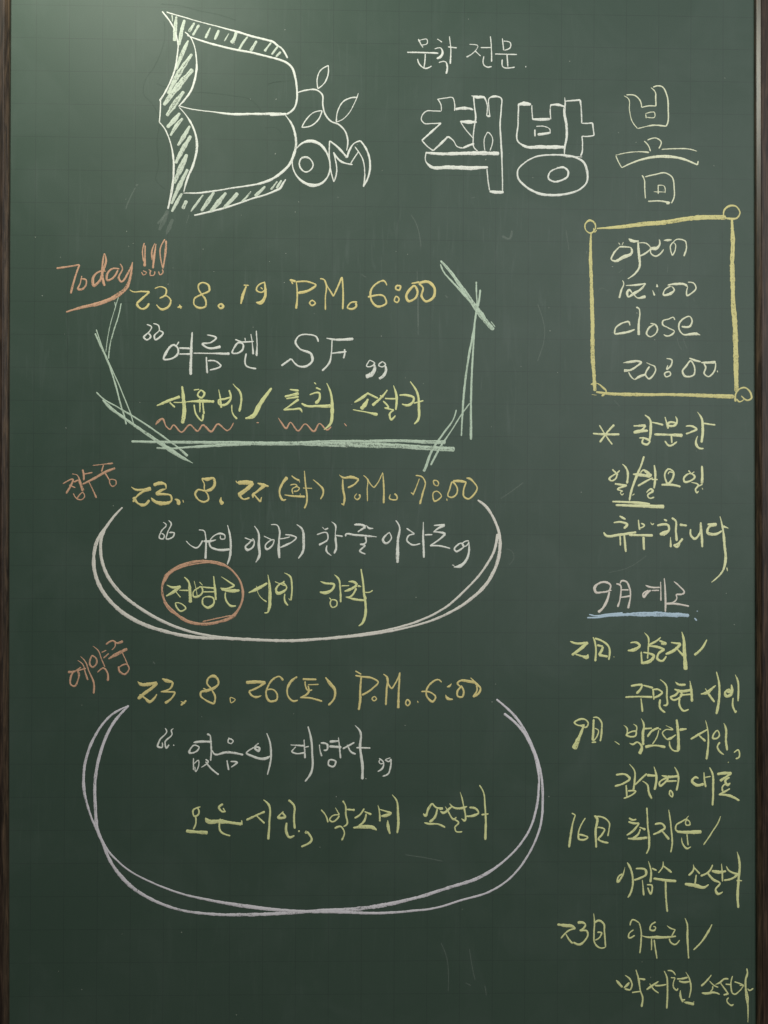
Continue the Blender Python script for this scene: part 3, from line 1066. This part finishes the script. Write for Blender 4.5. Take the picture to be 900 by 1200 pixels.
12: 325,62,12 380,38,12 395,50 445,38,18
9: 390,48 388,75 365,100
20: 342,163,12 400,130,22 475,92,20
10: 440,120,8 480,210
12: 412,225,8 475,205,12 487,230,10 455,272,14 420,250,14 415,215
P chalk_lettering|Y|yellow chalk date and time above the third event, P.M. 6:00 on the 26th
@ 70 745 6
S numeral
20: 547,322,6 570,342,22 620,342,26 685,330,22! 650,365,22 590,410,24 550,445,20
14: 560,415,20 600,440,14 630,465,22 665,440,14 683,410,8
S numeral
18: 720,302,14 755,318,26 795,325,14! 785,360,14 710,395,9! 770,395,12 808,400,12 790,435,12 740,475,18
S full_stop
16: 850,462,6 880,478,16 
18: 890,455,14 852,490,14
S numeral
@ 200 780 6
12: 285,160,10 255,120,12 265,90,14 305,75,22 325,88,16 335,130,12 310,155,22 260,175,20 212,190,14 210,210,12 240,240,12 305,270,14! 312,220,14 290,175,12
10: 228,160 260,175
S full_stop
c10: 420,225,7 455,240 425,262
S numeral
16: 530,118,24 600,115,22 667,118,18! 620,150,14 550,182,14! 575,215,14 600,222,18 638,210,7
S numeral
12: 790,105,14 765,78,10 720,95,13 685,145,14 670,195,13 695,250,16 745,240,15 748,200,11 720,168,9 675,172,11
S bracket
14: 890,78,12 840,120,20 818,180,12 830,225,12 862,250,16 895,243,10
S syllable
@ 330 775 6
10: 148,125,16 245,128,13
9: 165,140,10 168,175,10 185,205,10 215,200,12
8: 185,165 260,163
13: 185,170,9 190,215,16 130,255,10! 200,258,13 285,282,12
S bracket
14: 308,112,10 335,150,22 375,205,18 372,255,14 328,308,14
S letter
11: 518,68 560,92
13: 518,100,13 570,108,14 640,120,14 678,145,11 640,190,12 565,238,15
14: 560,110,12 553,200,15 553,270,18 543,342,18
S full_stop
c9: 652,248 667,265 650,278 636,265
S letter
12: 715,90,7 740,110,14 738,200,14 733,308,14
10: 738,115,10 750,160 772,190 800,155 832,78! 825,180,14 820,330,18
S full_stop
@ 450 780 6
c11: 165,240 183,262 165,282 152,265
8: 235,248 240,262
S numeral
12: 405,118,10 385,100,10 330,125,12 300,170,12 300,215,13 345,253,15 362,220,13 330,190,12 262,183,12
S colon
8: 442,150,10 460,145,16 475,125,5
9: 432,205,6 445,230,20 485,238,12
S numeral
12: 540,150,10 518,120,13 530,110,13 600,112,24 640,120,18
12: 540,140,12 560,190,13 550,220,14 518,215,13 515,185,13 540,150
S numeral
14: 608,85,6 650,130,18 678,160,13 665,195,15 625,220,16! 655,170,11 650,140
P chalk_lettering|W|white chalk title of the third event between quotation marks
@ 170 845 6
S quotation_mark
9: 140,50,6 150,65,9 100,140,11 90,180,14 118,185,10 120,150,9
9: 200,52,5 185,65,9 190,90 140,150,11 150,190,11 168,165,10
10: 200,165 202,175
S syllable
c12: 345,170,10 380,185,10 360,215,12 310,220,15 320,195,11
12: 340,152,8 360,148,16 470,148,16
12: 435,92,16 455,100,12 462,140 460,280,11
8: 340,260,9 340,345
8: 345,300 375,275 375,320 355,355 350,320
11: 395,325,8 440,280,12 425,270
12: 425,285,9 460,330,12 518,377,13
S syllable
10: 590,115,6 585,135,9
c10: 590,125 620,140,9 605,158 585,150
15: 470,205,7 485,230,12 570,220,18 690,238,15
10: 575,275,10 588,345,13
11: 600,285,9 645,290,14 605,325,10
S syllable
10: 800,155,8 770,190,12 800,210,14 803,190 770,185
14: 765,185,9 715,230,12 740,242,16 860,258,20 880,245,8
12: 855,85,7 880,160,13 885,250,14 860,378,9
S syllable
@ 320 845 6
11: 122,168,7 220,175,12
12: 160,180,8 128,215,11! 150,225 225,222
11: 218,130,8 225,262,14
9: 225,185 252,178
13: 245,38,10 268,130,15 275,220,14 268,360,15 225,425,12
S syllable
11: 325,165,8 330,210 342,248,12
11: 335,155,14 380,165,14 375,205,12 355,205
13: 398,145,18 465,140,12
17: 395,178,16 480,185,22
10: 460,115,7 475,262,11
c12: 395,275 440,285 425,320,13 390,310
S syllable
12: 572,150,12 490,195,13 
12: 520,165,8 560,225,14 582,232,12
13: 575,30,4 612,75,14 612,180,16 628,320,20 628,410,20
11: 585,188 685,190
7: 650,403 656,407
S quotation_mark
c8: 755,270 775,295 755,300 745,285
9: 745,262 778,295 770,330,12 735,355,10
10: 825,258,8 790,275,10 815,285 830,265! 825,330,12 810,370,12 770,388,9
P chalk_lettering|L|yellow green chalk names under the third title
@ 200 930 5.294
S syllable
9: 185,82,8 138,108,11 148,142 172,130 172,98 160,85
10: 155,145,10 155,190 140,222
22: 95,232,22 160,238,18 230,243,26
S syllable
11: 325,65,14 300,85,14 320,112,11 340,112,9
9: 325,90 340,115
26: 215,150,8 225,165,28 310,172,26 380,182,18 440,190,22
8: 440,165 442,195
12: 308,155,10 310,235,12 370,262,10
S syllable
13: 470,165,14 530,135,12 585,112,14
10: 530,135 582,185,12
13: 575,38,6 605,65,13 612,180,12 605,285,16
S syllable
10: 700,110,6 668,150,14 710,145,14 690,118
14: 730,40,12 765,75,13 765,140,13 770,218,14
13: 720,180,11 718,240,18 735,270,14 768,260,10
S comma
12: 793,228,10 798,238,14
20: 845,232,20 835,248
15: 845,235,12 875,285,14 810,330,12
S syllable
@ 340 930 6.4286
12: 233,122,10 265,160 285,217,13
10: 340,105,5 370,160,11
10: 370,160 315,170 298,200,12 315,212,13 355,190 370,165
14: 395,55,14 412,80,11 420,160,13 425,235,13 402,250,10
15: 425,120,13 487,124,16
14: 335,262,16 380,248,13 408,290,12 388,352,13
S syllable
14: 485,185,13 520,165,14 558,112,13
13: 560,135,10 612,158,16
13: 573,150,12 555,210,18 515,245,13
24: 475,258,16 560,250,28 620,255,30 652,275,14
S syllable
11: 660,85,4 670,120,11 675,210,15
18: 675,120,8 765,148,16! 720,165,26 685,170,14
14: 735,200,8 738,250,24 752,305,14
14: 768,8,6 800,50,12 812,150,18 815,230,20 805,298,14
S syllable
@ 460 920 6
18: 215,200,10 230,215,18 250,170,16 278,128,14! 310,160,13 350,165,14 330,172,16
13: 315,165,12 295,230,18 260,260,22
16: 222,265,8 250,272,16 320,275,12 370,298,14
S syllable
14: 335,185,8 355,195,18 400,165,16 418,150,12
12: 370,150,4 390,185,11 435,240,13 450,225,8
11: 430,240,11 465,265,11 438,300,10 445,325 490,328,11
14: 400,130,6 425,155,12 500,160,18 525,150,8
13: 475,48,4 492,110,10 500,248,15 485,235,6
S syllable
15: 540,158,14 590,170,16 605,195,10 570,215,18 515,220,10
13: 610,0,10 635,40,9 650,150,12 655,260,15 652,385,18
13: 625,210,14 675,202,8
P chalk_oval|V|open double line of pale lavender chalk bent around the third event
@ 80 800 3
11: 213,80,5 150,115,8 95,185,9 60,280,10 55,370,10 80,470,7 115,550,9 150,630,11 220,715,13 300,765,11 400,800,8 500,813,10 650,815,12 800,808,11 900,800,10
@ 360 800 3
+ 100,800,14 250,785,14 380,757,11 500,720,11 610,682,11 700,620,7 780,520,8 812,400,8 812,310,8 790,230,9 750,160,9 692,108,9
@ 80 800 3
11: 213,80,7 160,140,10 115,240,11 95,340,11 95,430,11 107,530,12 140,590,7 200,650,6 300,705,6 400,742,7 500,765,9 620,785,14 750,800,12 850,805,10
@ 360 800 3
+ 100,806,10 250,810,9 360,803,8 460,790,7 540,765,7 640,735,7 710,690,7 780,600,7 818,510,8 828,400,9 820,310,8 790,220,9 740,130,9 665,58,7
P chalk_lettering|N|cream chalk note beginning with an asterisk, first line below the opening hours frame
@ 680 475 5.294
S asterisk
14: 78,175,10 150,180,14 243,180,14
13: 210,120,12 165,170,12 122,230,14
10: 118,123,8 150,175 198,243,10
S syllable
12: 330,128,10 405,125,16! 385,150,13 330,168,18! 370,160,22 420,158,14
13: 400,60,8 430,85,13 437,150,18 430,215,14
10: 365,203,8 400,205,13 430,225,14 415,242,14 385,232,11 392,205
S syllable
14: 445,105,9 515,122,14
11: 525,72,7 545,145,14
11: 590,68,6 600,100,12 585,125,16 540,120,14 550,108 590,110
20: 458,180,14 560,183,16 635,187,22
10: 565,185 568,235
11: 525,220,10 550,250,12 600,225,10
S syllable
12: 653,130,9 700,132,14 722,148,13 690,165,13 655,177,12
14: 725,40,4 752,80,13 760,150,18 752,232,15
13: 765,112,12 838,122,10
13: 728,190,6 718,240,15 735,265,13 765,268,9
P chalk_lettering|N|cream chalk note with a tall slash, second line below the opening hours frame
@ 690 530 6
S syllable
10: 218,128 190,155 
c14: 195,150,10 175,160,10 145,190,16 155,200,12 190,185,12
12: 165,120 205,160
14: 235,82,6 262,110,14 268,220,17
14: 182,222,14 268,235,16! 205,262,12 240,272,8! 222,285 232,300 245,290
S slash
12: 388,28,14 370,85,13 335,170,18 300,270,16 285,340,14
S syllable
18: 310,155,12 350,158,24 435,170,22
14: 360,148,8 385,125,12 410,142,22 440,170
16: 345,238,14 400,205,14 450,180,10
13: 460,90,12 468,170,17 458,255,14
10: 440,192 485,192
13: 405,285,8 440,260,16 455,275! 415,310,10 425,322,10 460,315,12
10: 305,305,6 322,292,10
S syllable
c12: 560,118 592,135,13 580,200,16 555,222,14 540,195,12 535,150,12
8: 590,145 565,140 558,155
16: 510,230,12 570,228,18 645,242,16
S syllable
c13: 720,150,10 745,175,14 725,195,14 670,205,14 668,185,14 
10: 700,128 720,150
11: 742,137,8 715,155
15: 795,95,14 798,160,18 795,220,22
13: 720,212,6 770,232,14 750,265,12 760,285,12 772,272,8
10: 770,240 800,225
12: 795,250,4 802,262,10
P chalk_underline|N|double cream chalk line under the struck words of the second note line
@ 690 530 6
18: 165,347,12 250,350,16 360,356,20 430,365,14
22: 188,372,14 300,375,20 430,380,24 530,382,28
P chalk_lettering|N|cream chalk note ending in a long tail, third line below the opening hours frame
@ 690 595 5
S syllable
14: 180,48,12 215,68,13
11: 145,88,8 195,85,12 225,98,14 205,122,14
16: 87,143,7 95,158,14 180,158,16 278,143,14
12: 183,165,10 185,222,10
12: 207,155 217,260,12
S syllable
11: 290,70,8 298,130,12
9: 305,92 325,105 318,112 300,118
12: 235,160,12 375,162,17
14: 320,170,14 323,248,14
S syllable
8: 362,85,4 372,98,8 382,92
13: 440,68,10 458,78,13
16: 400,105,14 468,108,14 470,130,14 440,150,28 415,155,16
14: 485,60,14 505,72,12 510,140,13 515,195,14
14: 532,100,16 575,105,13
10: 478,172,5 480,232,13
11: 550,180,14 515,215,12 500,220 515,230,14 530,210,12 530,200
S syllable
14: 597,125,10 600,165,12 620,182,14 650,150,12 655,90,14
15: 655,85,10 660,150,15 665,232,14
S syllable
13: 695,98,14 750,98,18! 700,120,14 695,145,14 740,155,18 780,135,12
13: 768,50,5 785,120,12 795,220,16 800,320,16 785,370,12 740,420,8 718,437,3
12: 785,108,16 818,120,6
8: 808,350 812,372
P chalk_lettering|K|cream chalk heading of two words starting with 9, above the blue line
@ 680 670 6
S numeral
c13: 130,82,14 175,73,16 212,95,13 205,130,11 150,145,13 110,145,16 100,115,18
16: 205,140,12 185,210,20 150,265,16 125,285,18
8: 200,135 220,130
S syllable
11: 252,85,10 280,95,12 285,150,11 275,210,10 262,248,14
12: 280,85,8 290,65,14 320,68,13 345,110,13 352,180,10 345,220,14 335,258,16
11: 290,128 340,128
12: 280,182,8 355,170,14
S syllable
12: 458,95,6 480,105,14 560,110,10
14: 495,130,14 465,155,18 445,180,12 440,165,12 480,130,10
10: 500,132 555,132
10: 565,70,7 567,205,12
13: 590,45,7 598,150,14 598,282,13
S syllable
12: 658,68,9 695,100,10 730,150,14 715,160! 672,160,9! 678,190 655,215,11 605,225,14 650,225,14 765,242,12
P chalk_underline|B|pale blue chalk line under the heading of the lower right list
@ 680 670 6
11: 62,300,10 90,308 200,300,16 300,293,16
12: 48,323,12 110,322,11 200,310,14 300,303,20 450,298,34 600,300,34 690,308,34
22: 600,300,26 690,302,26 765,308,24
10: 818,277 826,279
10: 803,325 820,345
P chalk_lettering|L|yellow green chalk list line at the lower right, day 2, first half
@ 650 735 4.7368
S numeral
14: 85,78,4 100,85,12 185,85,14! 150,115,18 95,155,14
14: 115,150,8 150,160,10 180,165,22 185,150,10
S syllable
10: 213,55,7 225,90,10 225,190,12
10: 222,62,12 260,75,11 298,105,11 300,182,11
10: 235,100,12 268,108,14! 262,125 245,155! 295,163,13
6: 327,163 331,167
S syllable
14: 420,88,7 460,88,14 472,100,14 440,125,20 405,130,12
10: 497,30,3 518,55,10 520,110,8 515,175,9
12: 480,135,8 485,205,12
14: 490,140,8 550,165,16 540,180,20 485,200,14
S syllable
10: 590,55,6 575,70,11 530,95,12 520,100,8 
12: 580,75 615,92,16 590,92,10
13: 520,105,8 560,108,14 610,125,13! 575,150,14 570,175,14 595,188,13 620,160,8
S syllable
14: 645,85,7 700,92,14! 660,130,18 615,150,12
10: 670,110,6 715,160,14
17: 705,25,5 715,60,14 720,140,20 728,237,24
S slash
11: 845,68,8 815,120,13 775,155,13
P chalk_lettering|L|yellow green chalk list line at the lower right, day 2, second half
@ 720 780 5.625
S syllable
14: 108,135,12 150,128,16 185,125,14! 175,150,14 145,185,16
12: 190,130,12 255,148,14
14: 72,208,12 160,205,14 250,208,15
12: 175,215,8 185,305,14
S syllable
12: 255,160 260,225,12
11: 248,160 290,158 315,178,13 290,200 258,212,14
12: 300,92,5 340,130,12 345,200,13 340,262,12 322,262,8
14: 302,222,13 302,280,15 335,310,12
S syllable
14: 400,105,4 415,120,14 470,125,14
16: 395,155,10 420,165,20 515,158,14
12: 430,195 515,188
c12: 430,170,12 445,190,12 430,210,14 385,225,14 370,210,14 400,195,14
16: 497,100,5 505,150,16 512,238,18
13: 430,215,14 430,265,13 455,298,14 490,288,10
S syllable
14: 568,188,8 610,178,22 650,145,14 668,130,8
14: 598,150,5 630,200,14 660,240,16
15: 672,40,8 690,120,14 690,220,16 672,320,18
S syllable
20: 770,125,8 775,160,22 770,190,20 735,200,20 728,180,14 755,160,20 752,182,36
13: 795,60,5 812,100,12 818,160,13 815,235,11
13: 783,212,8 780,265,13 800,312,14
7: 803,295 805,308
P chalk_lettering|L|yellow green chalk list line at the lower right, day 9, first half
@ 660 830 7.5
S numeral
14: 178,145,12 130,150,14 98,128,16 140,100,18 190,98,16 220,130,14 205,165,14 165,162,10 140,148
28: 185,140,16 155,220,26 95,358,50
S syllable
16: 268,95,16 265,180,20 258,285,22
14: 262,82,10 300,82,14 335,120,14 338,200,16 325,290,18
12: 275,175 310,195 300,240,12 265,288
14: 250,300 290,298
6: 450,288,4 495,320,10
S syllable
15: 530,148,4 560,175,14 562,225,16
14: 615,138,4 645,160,12 640,210,12
c16: 640,205,14 635,240,16 590,250,16 555,235,16 590,210,14
18: 683,88,5 708,140,18 700,220,24 702,325,26
13: 710,180,18 780,175,14
18: 580,305,3 610,318,18 650,298,14 688,330,20 670,402,34
S syllable
20: 740,252,16 780,200,20 840,172,18 
15: 840,180,10 860,188,16
11: 840,190,10 820,260,11 785,315,12
@ 760 830 7.5
22: -30,340,30 40,328,18 148,342,26
S syllable
14: 150,150,5 212,188,13 150,190,10 125,210,12 160,275,12! 180,270,24 240,232,12
13: 185,290,12 190,340,14 220,372,14 265,375,14
24: 245,98,18 258,200,28 262,375,26
13: 272,190,24 335,182,14
S syllable
18: 370,272,18 440,230,18 520,185,14
16: 430,225,12 500,290,20
16: 500,105,5 520,190,12 525,300,16 508,450,22
S syllable
c14: 605,195,10 622,240,14 600,265,16 565,262,18 570,235,16
18: 660,130,4 678,170,20 680,280,20 692,370,20
16: 628,298,18 605,340,14 625,380,16 662,408,10
S comma
14: 750,390,12 790,368,14 800,400,12 795,430,14 765,445,14
12: 698,474,12 703,477,12
P chalk_lettering|L|yellow green chalk list line at the lower right, day 9, second half
@ 710 885 5.294
S syllable
14: 62,123,12 130,125,14 148,145,14 110,175,12 55,192,12
12: 145,55,4 178,100,10 178,160,12 170,220,13
10: 125,185 130,265
10: 135,222 185,225 155,250 110,268
S syllable
12: 180,185,10 215,150,12 255,115,12 
12: 255,125,18 320,128,14
12: 225,160,5 258,185,12 265,225,13 285,270,13
14: 297,68,4 312,120,14 302,215,16
S syllable
c12: 385,145,12 365,170,12 335,190,13 330,175,12 360,148,10
14: 345,125,8 370,132,18 450,130,14
11: 375,162 440,160
12: 425,72,5 445,110,12 438,220,12
c10: 400,218 415,240 412,260 395,245
S syllable
14: 575,145,10 555,138,14 535,160,16 560,185,18 608,178,16
12: 608,105,6 612,160,12 620,198,12
8: 615,138 650,132
13: 643,75,7 660,110,14 665,210,14 662,312,14
S syllable
16: 690,118,18 730,112,18 780,110,14! 745,135,14 708,160,18
14: 768,138,12 740,160,12 755,185,18 772,172,10
12: 740,178,10 722,200,10 725,225,12
12: 770,208,10 730,230,13 700,245,11! 770,252,16 828,282,14
P chalk_lettering|L|yellow green chalk list line at the lower right, day 16, first half
@ 655 940 7.5
S numeral
14: 112,97,14 145,115,12! 128,160,13 110,250,18 88,398,22
S numeral
14: 232,138,10 190,210,13 170,280,15 175,325,20 230,328,14 252,312,14 210,292,18 170,285,12
S syllable
18: 308,120,10 325,130,22 322,250,22 328,400,18
14: 335,125,14 390,135,14 445,190,14 440,240,12 430,300,14
14: 340,222,16 400,240,14 375,290,14 348,325,16 390,350,16 435,358,16
S syllable
14: 615,138,14 650,158,18 680,150,14
18: 610,172,16 650,185,20 705,185,16! 660,245,20 595,292,16
16: 705,220,10 760,242,22
14: 715,235,14 690,290,18 650,315
20: 605,320,14 660,322,20 775,312,28
18: 772,48,14 780,200,14 792,330,20 785,420,18 768,455,12
S syllable
@ 750 940 7.5
18: 130,195,18 200,195,18 218,225,18 180,255,20 115,285,16
18: 190,250,14 255,328,22
14: 252,65,4 262,130,14 275,250,14 282,380,14 270,442,14
S syllable
12: 430,120,5 410,150,12 435,170,12 438,198,14 405,200,12 400,175,10 412,150,12 360,175,15 320,200,14 315,245,14 340,262,18
32: 325,260,20 420,265,30 540,260,38
14: 412,280,12 422,380,14
14: 365,310,4 375,365,14 415,408,16 448,392,8
S slash
12: 708,122,3 695,160,11 630,270,12 558,375,11
P chalk_lettering|L|yellow green chalk list line at the lower right, day 16, second half
@ 710 995 5
S syllable
11: 112,105,4 100,150,10 68,190,14 68,175,10 95,145,9
12: 125,78,7 138,100,12 138,270,11 128,285,7
S syllable
14: 175,115,10 235,128,14 235,148,14 200,170,12 165,182,12
12: 248,70,4 265,130,12 260,195,13
10: 270,112 298,125
11: 213,180,5 222,272,12
10: 240,210,9 268,212,10 262,262,12 245,225,9
S syllable
12: 336,72,4 335,98,9 308,140,9
12: 335,98,10 385,137,12
16: 278,172,12 345,182,16 412,188,16
11: 350,185,10 352,280,11 360,368,12
S syllable
11: 512,90,4 515,115,10 485,155,12
11: 518,110,10 550,145,10 
10: 530,150 522,205
22: 462,205,16 530,215,24 575,225,16 603,208,8
S syllable
12: 626,92,9 600,135,12 555,158,12
15: 595,140,10 630,180,16 668,200,10 642,240,12 655,262,14 685,250,8
16: 620,128,12 660,135,20 705,130,12
12: 677,85,5 682,150,11 683,190,9
S syllable
12: 706,100,5 712,115,10 775,148,12! 735,175,12 692,183,12
14: 768,15,4 780,60,13 778,180,15 772,250,16 776,345,13
9: 765,185,12 798,185,7
P chalk_lettering|L|yellow green chalk list line at the lower right, day 23, first half
@ 640 1060 6.923
S numeral
22: 90,162,20 150,170,24 215,178,22 238,195,16! 190,208,14 120,275,12
14: 160,240,10 190,290,14 215,315,16
S numeral
18: 255,148,22 300,148,20 322,165,16! 300,195,14 275,210,12 330,215,14 338,240,14 315,290,14 270,325,20 220,305,14
S syllable
13: 385,72,6 392,150,13 388,250,13 390,300,12 415,340,14 450,355,12 482,345,10
14: 390,150,12 430,130,18 465,155,16 472,220,14 482,345,12
14: 415,225,16 450,230,14 440,260,12 398,290,11
S syllable
12: 680,170,12 698,125,12 755,150,12! 768,200,12 770,300,13 760,395,13
11: 710,205,9 670,245,12 670,268,12 720,250,13
@ 720 1060 6.923
S syllable
14: 335,142,14 295,170,12 290,205,15 325,208,14 333,185,10 315,178
18: 220,252,8 270,265,14 340,265,24 430,265,18 450,262,14
11: 302,275,10 300,370,10
13: 322,285,12 345,440,12
S syllable
14: 425,170,5 450,190,12 495,205,10! 465,255,12
12: 440,265,14 500,258,12
12: 445,275,12 455,305,14 490,325,14 530,288,9
15: 572,108,3 588,150,14 592,280,18 603,438,12
S slash
14: 792,160,9 755,230,18 700,310,14 642,370,10
P chalk_lettering|L|yellow green chalk list line at the lower right, day 23, second half
@ 710 1125 8.1818
S syllable
22: 98,192,12 125,225,24 158,262,20
16: 183,145,8 230,185,16 250,230,16 232,290,16! 180,278,16
22: 172,268,14 200,245,28 225,215,16
18: 288,92,12 315,190,18 335,310,14 350,350,16 342,450,22
15: 318,180,16 378,188,18
16: 250,313,14 330,302,14
S syllable
18: 390,285,14 440,250,24 505,205,12
14: 418,225,5 455,280,14 505,318,14
18: 470,245,18 520,245,18 580,235,14
17: 558,105,10 585,170,16 590,250,16 583,465,18
S syllable
14: 592,100,12 640,110,16 668,145,12
14: 622,170,14 665,172,12! 650,210,12 650,265,14 682,290,16 692,268,10
18: 680,182,14 730,180,18 785,165,16
20: 700,200,14 740,212,24 810,205,16
14: 765,115,4 800,180,14 815,260,16 798,362,12
20: 715,290,8 715,350,24 740,405,18
14: 730,385 760,380
24: 750,405,14 790,412,26 845,425,28
10: 845,395,6 840,415
S syllable
@ 800 1125 9
22: 303,158,12 250,225,20 195,275,22
14: 283,220,10 330,268,14 375,288,14
14: 318,275,16 310,315,14 290,335
24: 200,348,14 250,352,30 330,342,20 390,362,14
S syllable
18: 345,258,10 390,240,20 440,200,20 482,200,20
16: 400,245,14 440,300,16 482,360,16
20: 430,368,20 485,355,16
17: 485,395,14 465,425,14 485,460,15 520,478,18 537,465,10
16: 452,255,16 515,262,14
17: 528,168,12 510,230,14 518,345,16! 545,362,14 600,325,14 645,265,12
17: 545,230,14 600,248,16 645,268,14! 600,268
S syllable
22: 675,88,14 682,140,20 665,200,20 662,280,22 680,400,34 688,500,20 688,660,8
15: 685,300,12 700,320,14 745,298,16
P chalk_dust|F|faint wiped chalk traces and stray specks scattered over the green surface
@ 180 120 6
S chalk_mark
30: 100,760,24 70,830,40 40,900,20
S chalk_mark
24: 135,820,20 110,880,30 90,930,10
S chalk_mark
14: 250,790,6 230,850,4
@ 450 250 3
S chalk_mark
3: 95,5 110,30 130,120
S chalk_mark
3: 640,60 650,130
S chalk_mark
4: 120,290 120,400
S chalk_mark
4: 415,80,8 440,90 450,60
S chalk_mark
3: 540,320 565,420 540,520
@ 0 880 2
@ 450 1000 3
S chalk_mark
3: 200,315 215,350 225,485
S chalk_mark
3: 300,335 310,400 320,445
S chalk_mark
3: 355,465 360,500
S chalk_mark
3: 285,455 305,465
S chalk_mark
3: 75,5 140,15 205,28
@ 0 0 2
S chalk_mark
4: 318,435,6 325,433,3
S chalk_mark
3: 318,440 300,475 295,490
S chalk_mark
4: 790,462 794,464
@ 680 235 9
S chalk_mark
6: 190,955 220,925 260,935 295,960
S chalk_mark
5: 405,765 450,725
S chalk_mark
12: 68,535,18 68,560
S chalk_mark
6: 820,935 830,960
@ 680 350 9
S chalk_mark
6: 235,425 242,430
S chalk_mark
6: 408,955 415,962
S chalk_mark
5: 355,1070 420,1140
S chalk_mark
6: 545,500 558,508
@ 770 235 7.5
S chalk_mark
5: 95,560 92,635
S chalk_mark
9: 320,505 328,512
S chalk_mark
5: 318,855 330,885
@ 770 350 7.5
S chalk_mark
4: 175,340 190,400 215,450
S chalk_mark
4: 230,350 245,400 265,440
S chalk_mark
7: 440,383 447,390
@ 400 295 4.5
S chalk_mark
4: 105,120 130,135
S chalk_mark
4: 400,100 402,250 405,440
S chalk_mark
7: 548,230 560,245
@ 0 250 4
S chalk_mark
6: 740,50,14 765,20,10 785,0
@ 60 275 6
S chalk_mark
7: 812,182 816,186
S chalk_mark
9: 852,232 860,238
@ 70 745 6
S chalk_mark
8: 655,182 670,200
@ 860 1080 10
S chalk_mark
12: 268,795 275,798
S chalk_mark
6: 265,850 270,853
@ 560 560 4.5
S chalk_mark
4: 120,110,5 180,70 240,25
S chalk_mark
3: 150,375 180,390 190,415 165,460
S chalk_mark
3: 690,500 800,470 890,410
@ 490 220 6
S chalk_mark
4: 370,75 400,68
P ghost_outline|D|faint dark traces of an erased drawing around the open book
@ 0 0 3
S trace
4: 565,15 630,20 700,38 780,55 830,72
S trace
4: 578,75 578,140 545,230 508,290 505,330 535,365 558,410 552,500 556,590 548,630 580,665
S trace
4: 550,292 580,305 615,300
@ 180 0 6
S trace
7: 250,650 400,655 560,675 680,700 730,745 765,800
S trace
6: 800,600 840,580 900,575
@ 300 50 6
S trace
6: 80,290 160,275 270,268
S trace
6: 60,600 150,605 180,640
'''
draw(STROKES)

# stray grains of chalk dust stuck to the surface
rib = Ribbons(); rg = random.Random(5)
for k in range(95):
    x = rg.uniform(30, 870); y = rg.uniform(20, 1190) if rg.random() < 0.5 else rg.gauss(330, 150)
    if not 12 < y < 1190: continue
    bx_, by_ = on_board(x, y); r_ = rg.uniform(0.5, 1.3) * PX; an = rg.uniform(0, 3.14); l_ = rg.uniform(0.6, 1.6) * PX
    rib.add([(bx_, by_, r_, False), (bx_ + math.cos(an) * l_, by_ + math.sin(an) * l_, r_ * 0.8, False)], False, rg.uniform(0.4, 1.0))
sp = rib.build('chalk_grains', cm('S'), root); sp['kind'] = 'stuff'
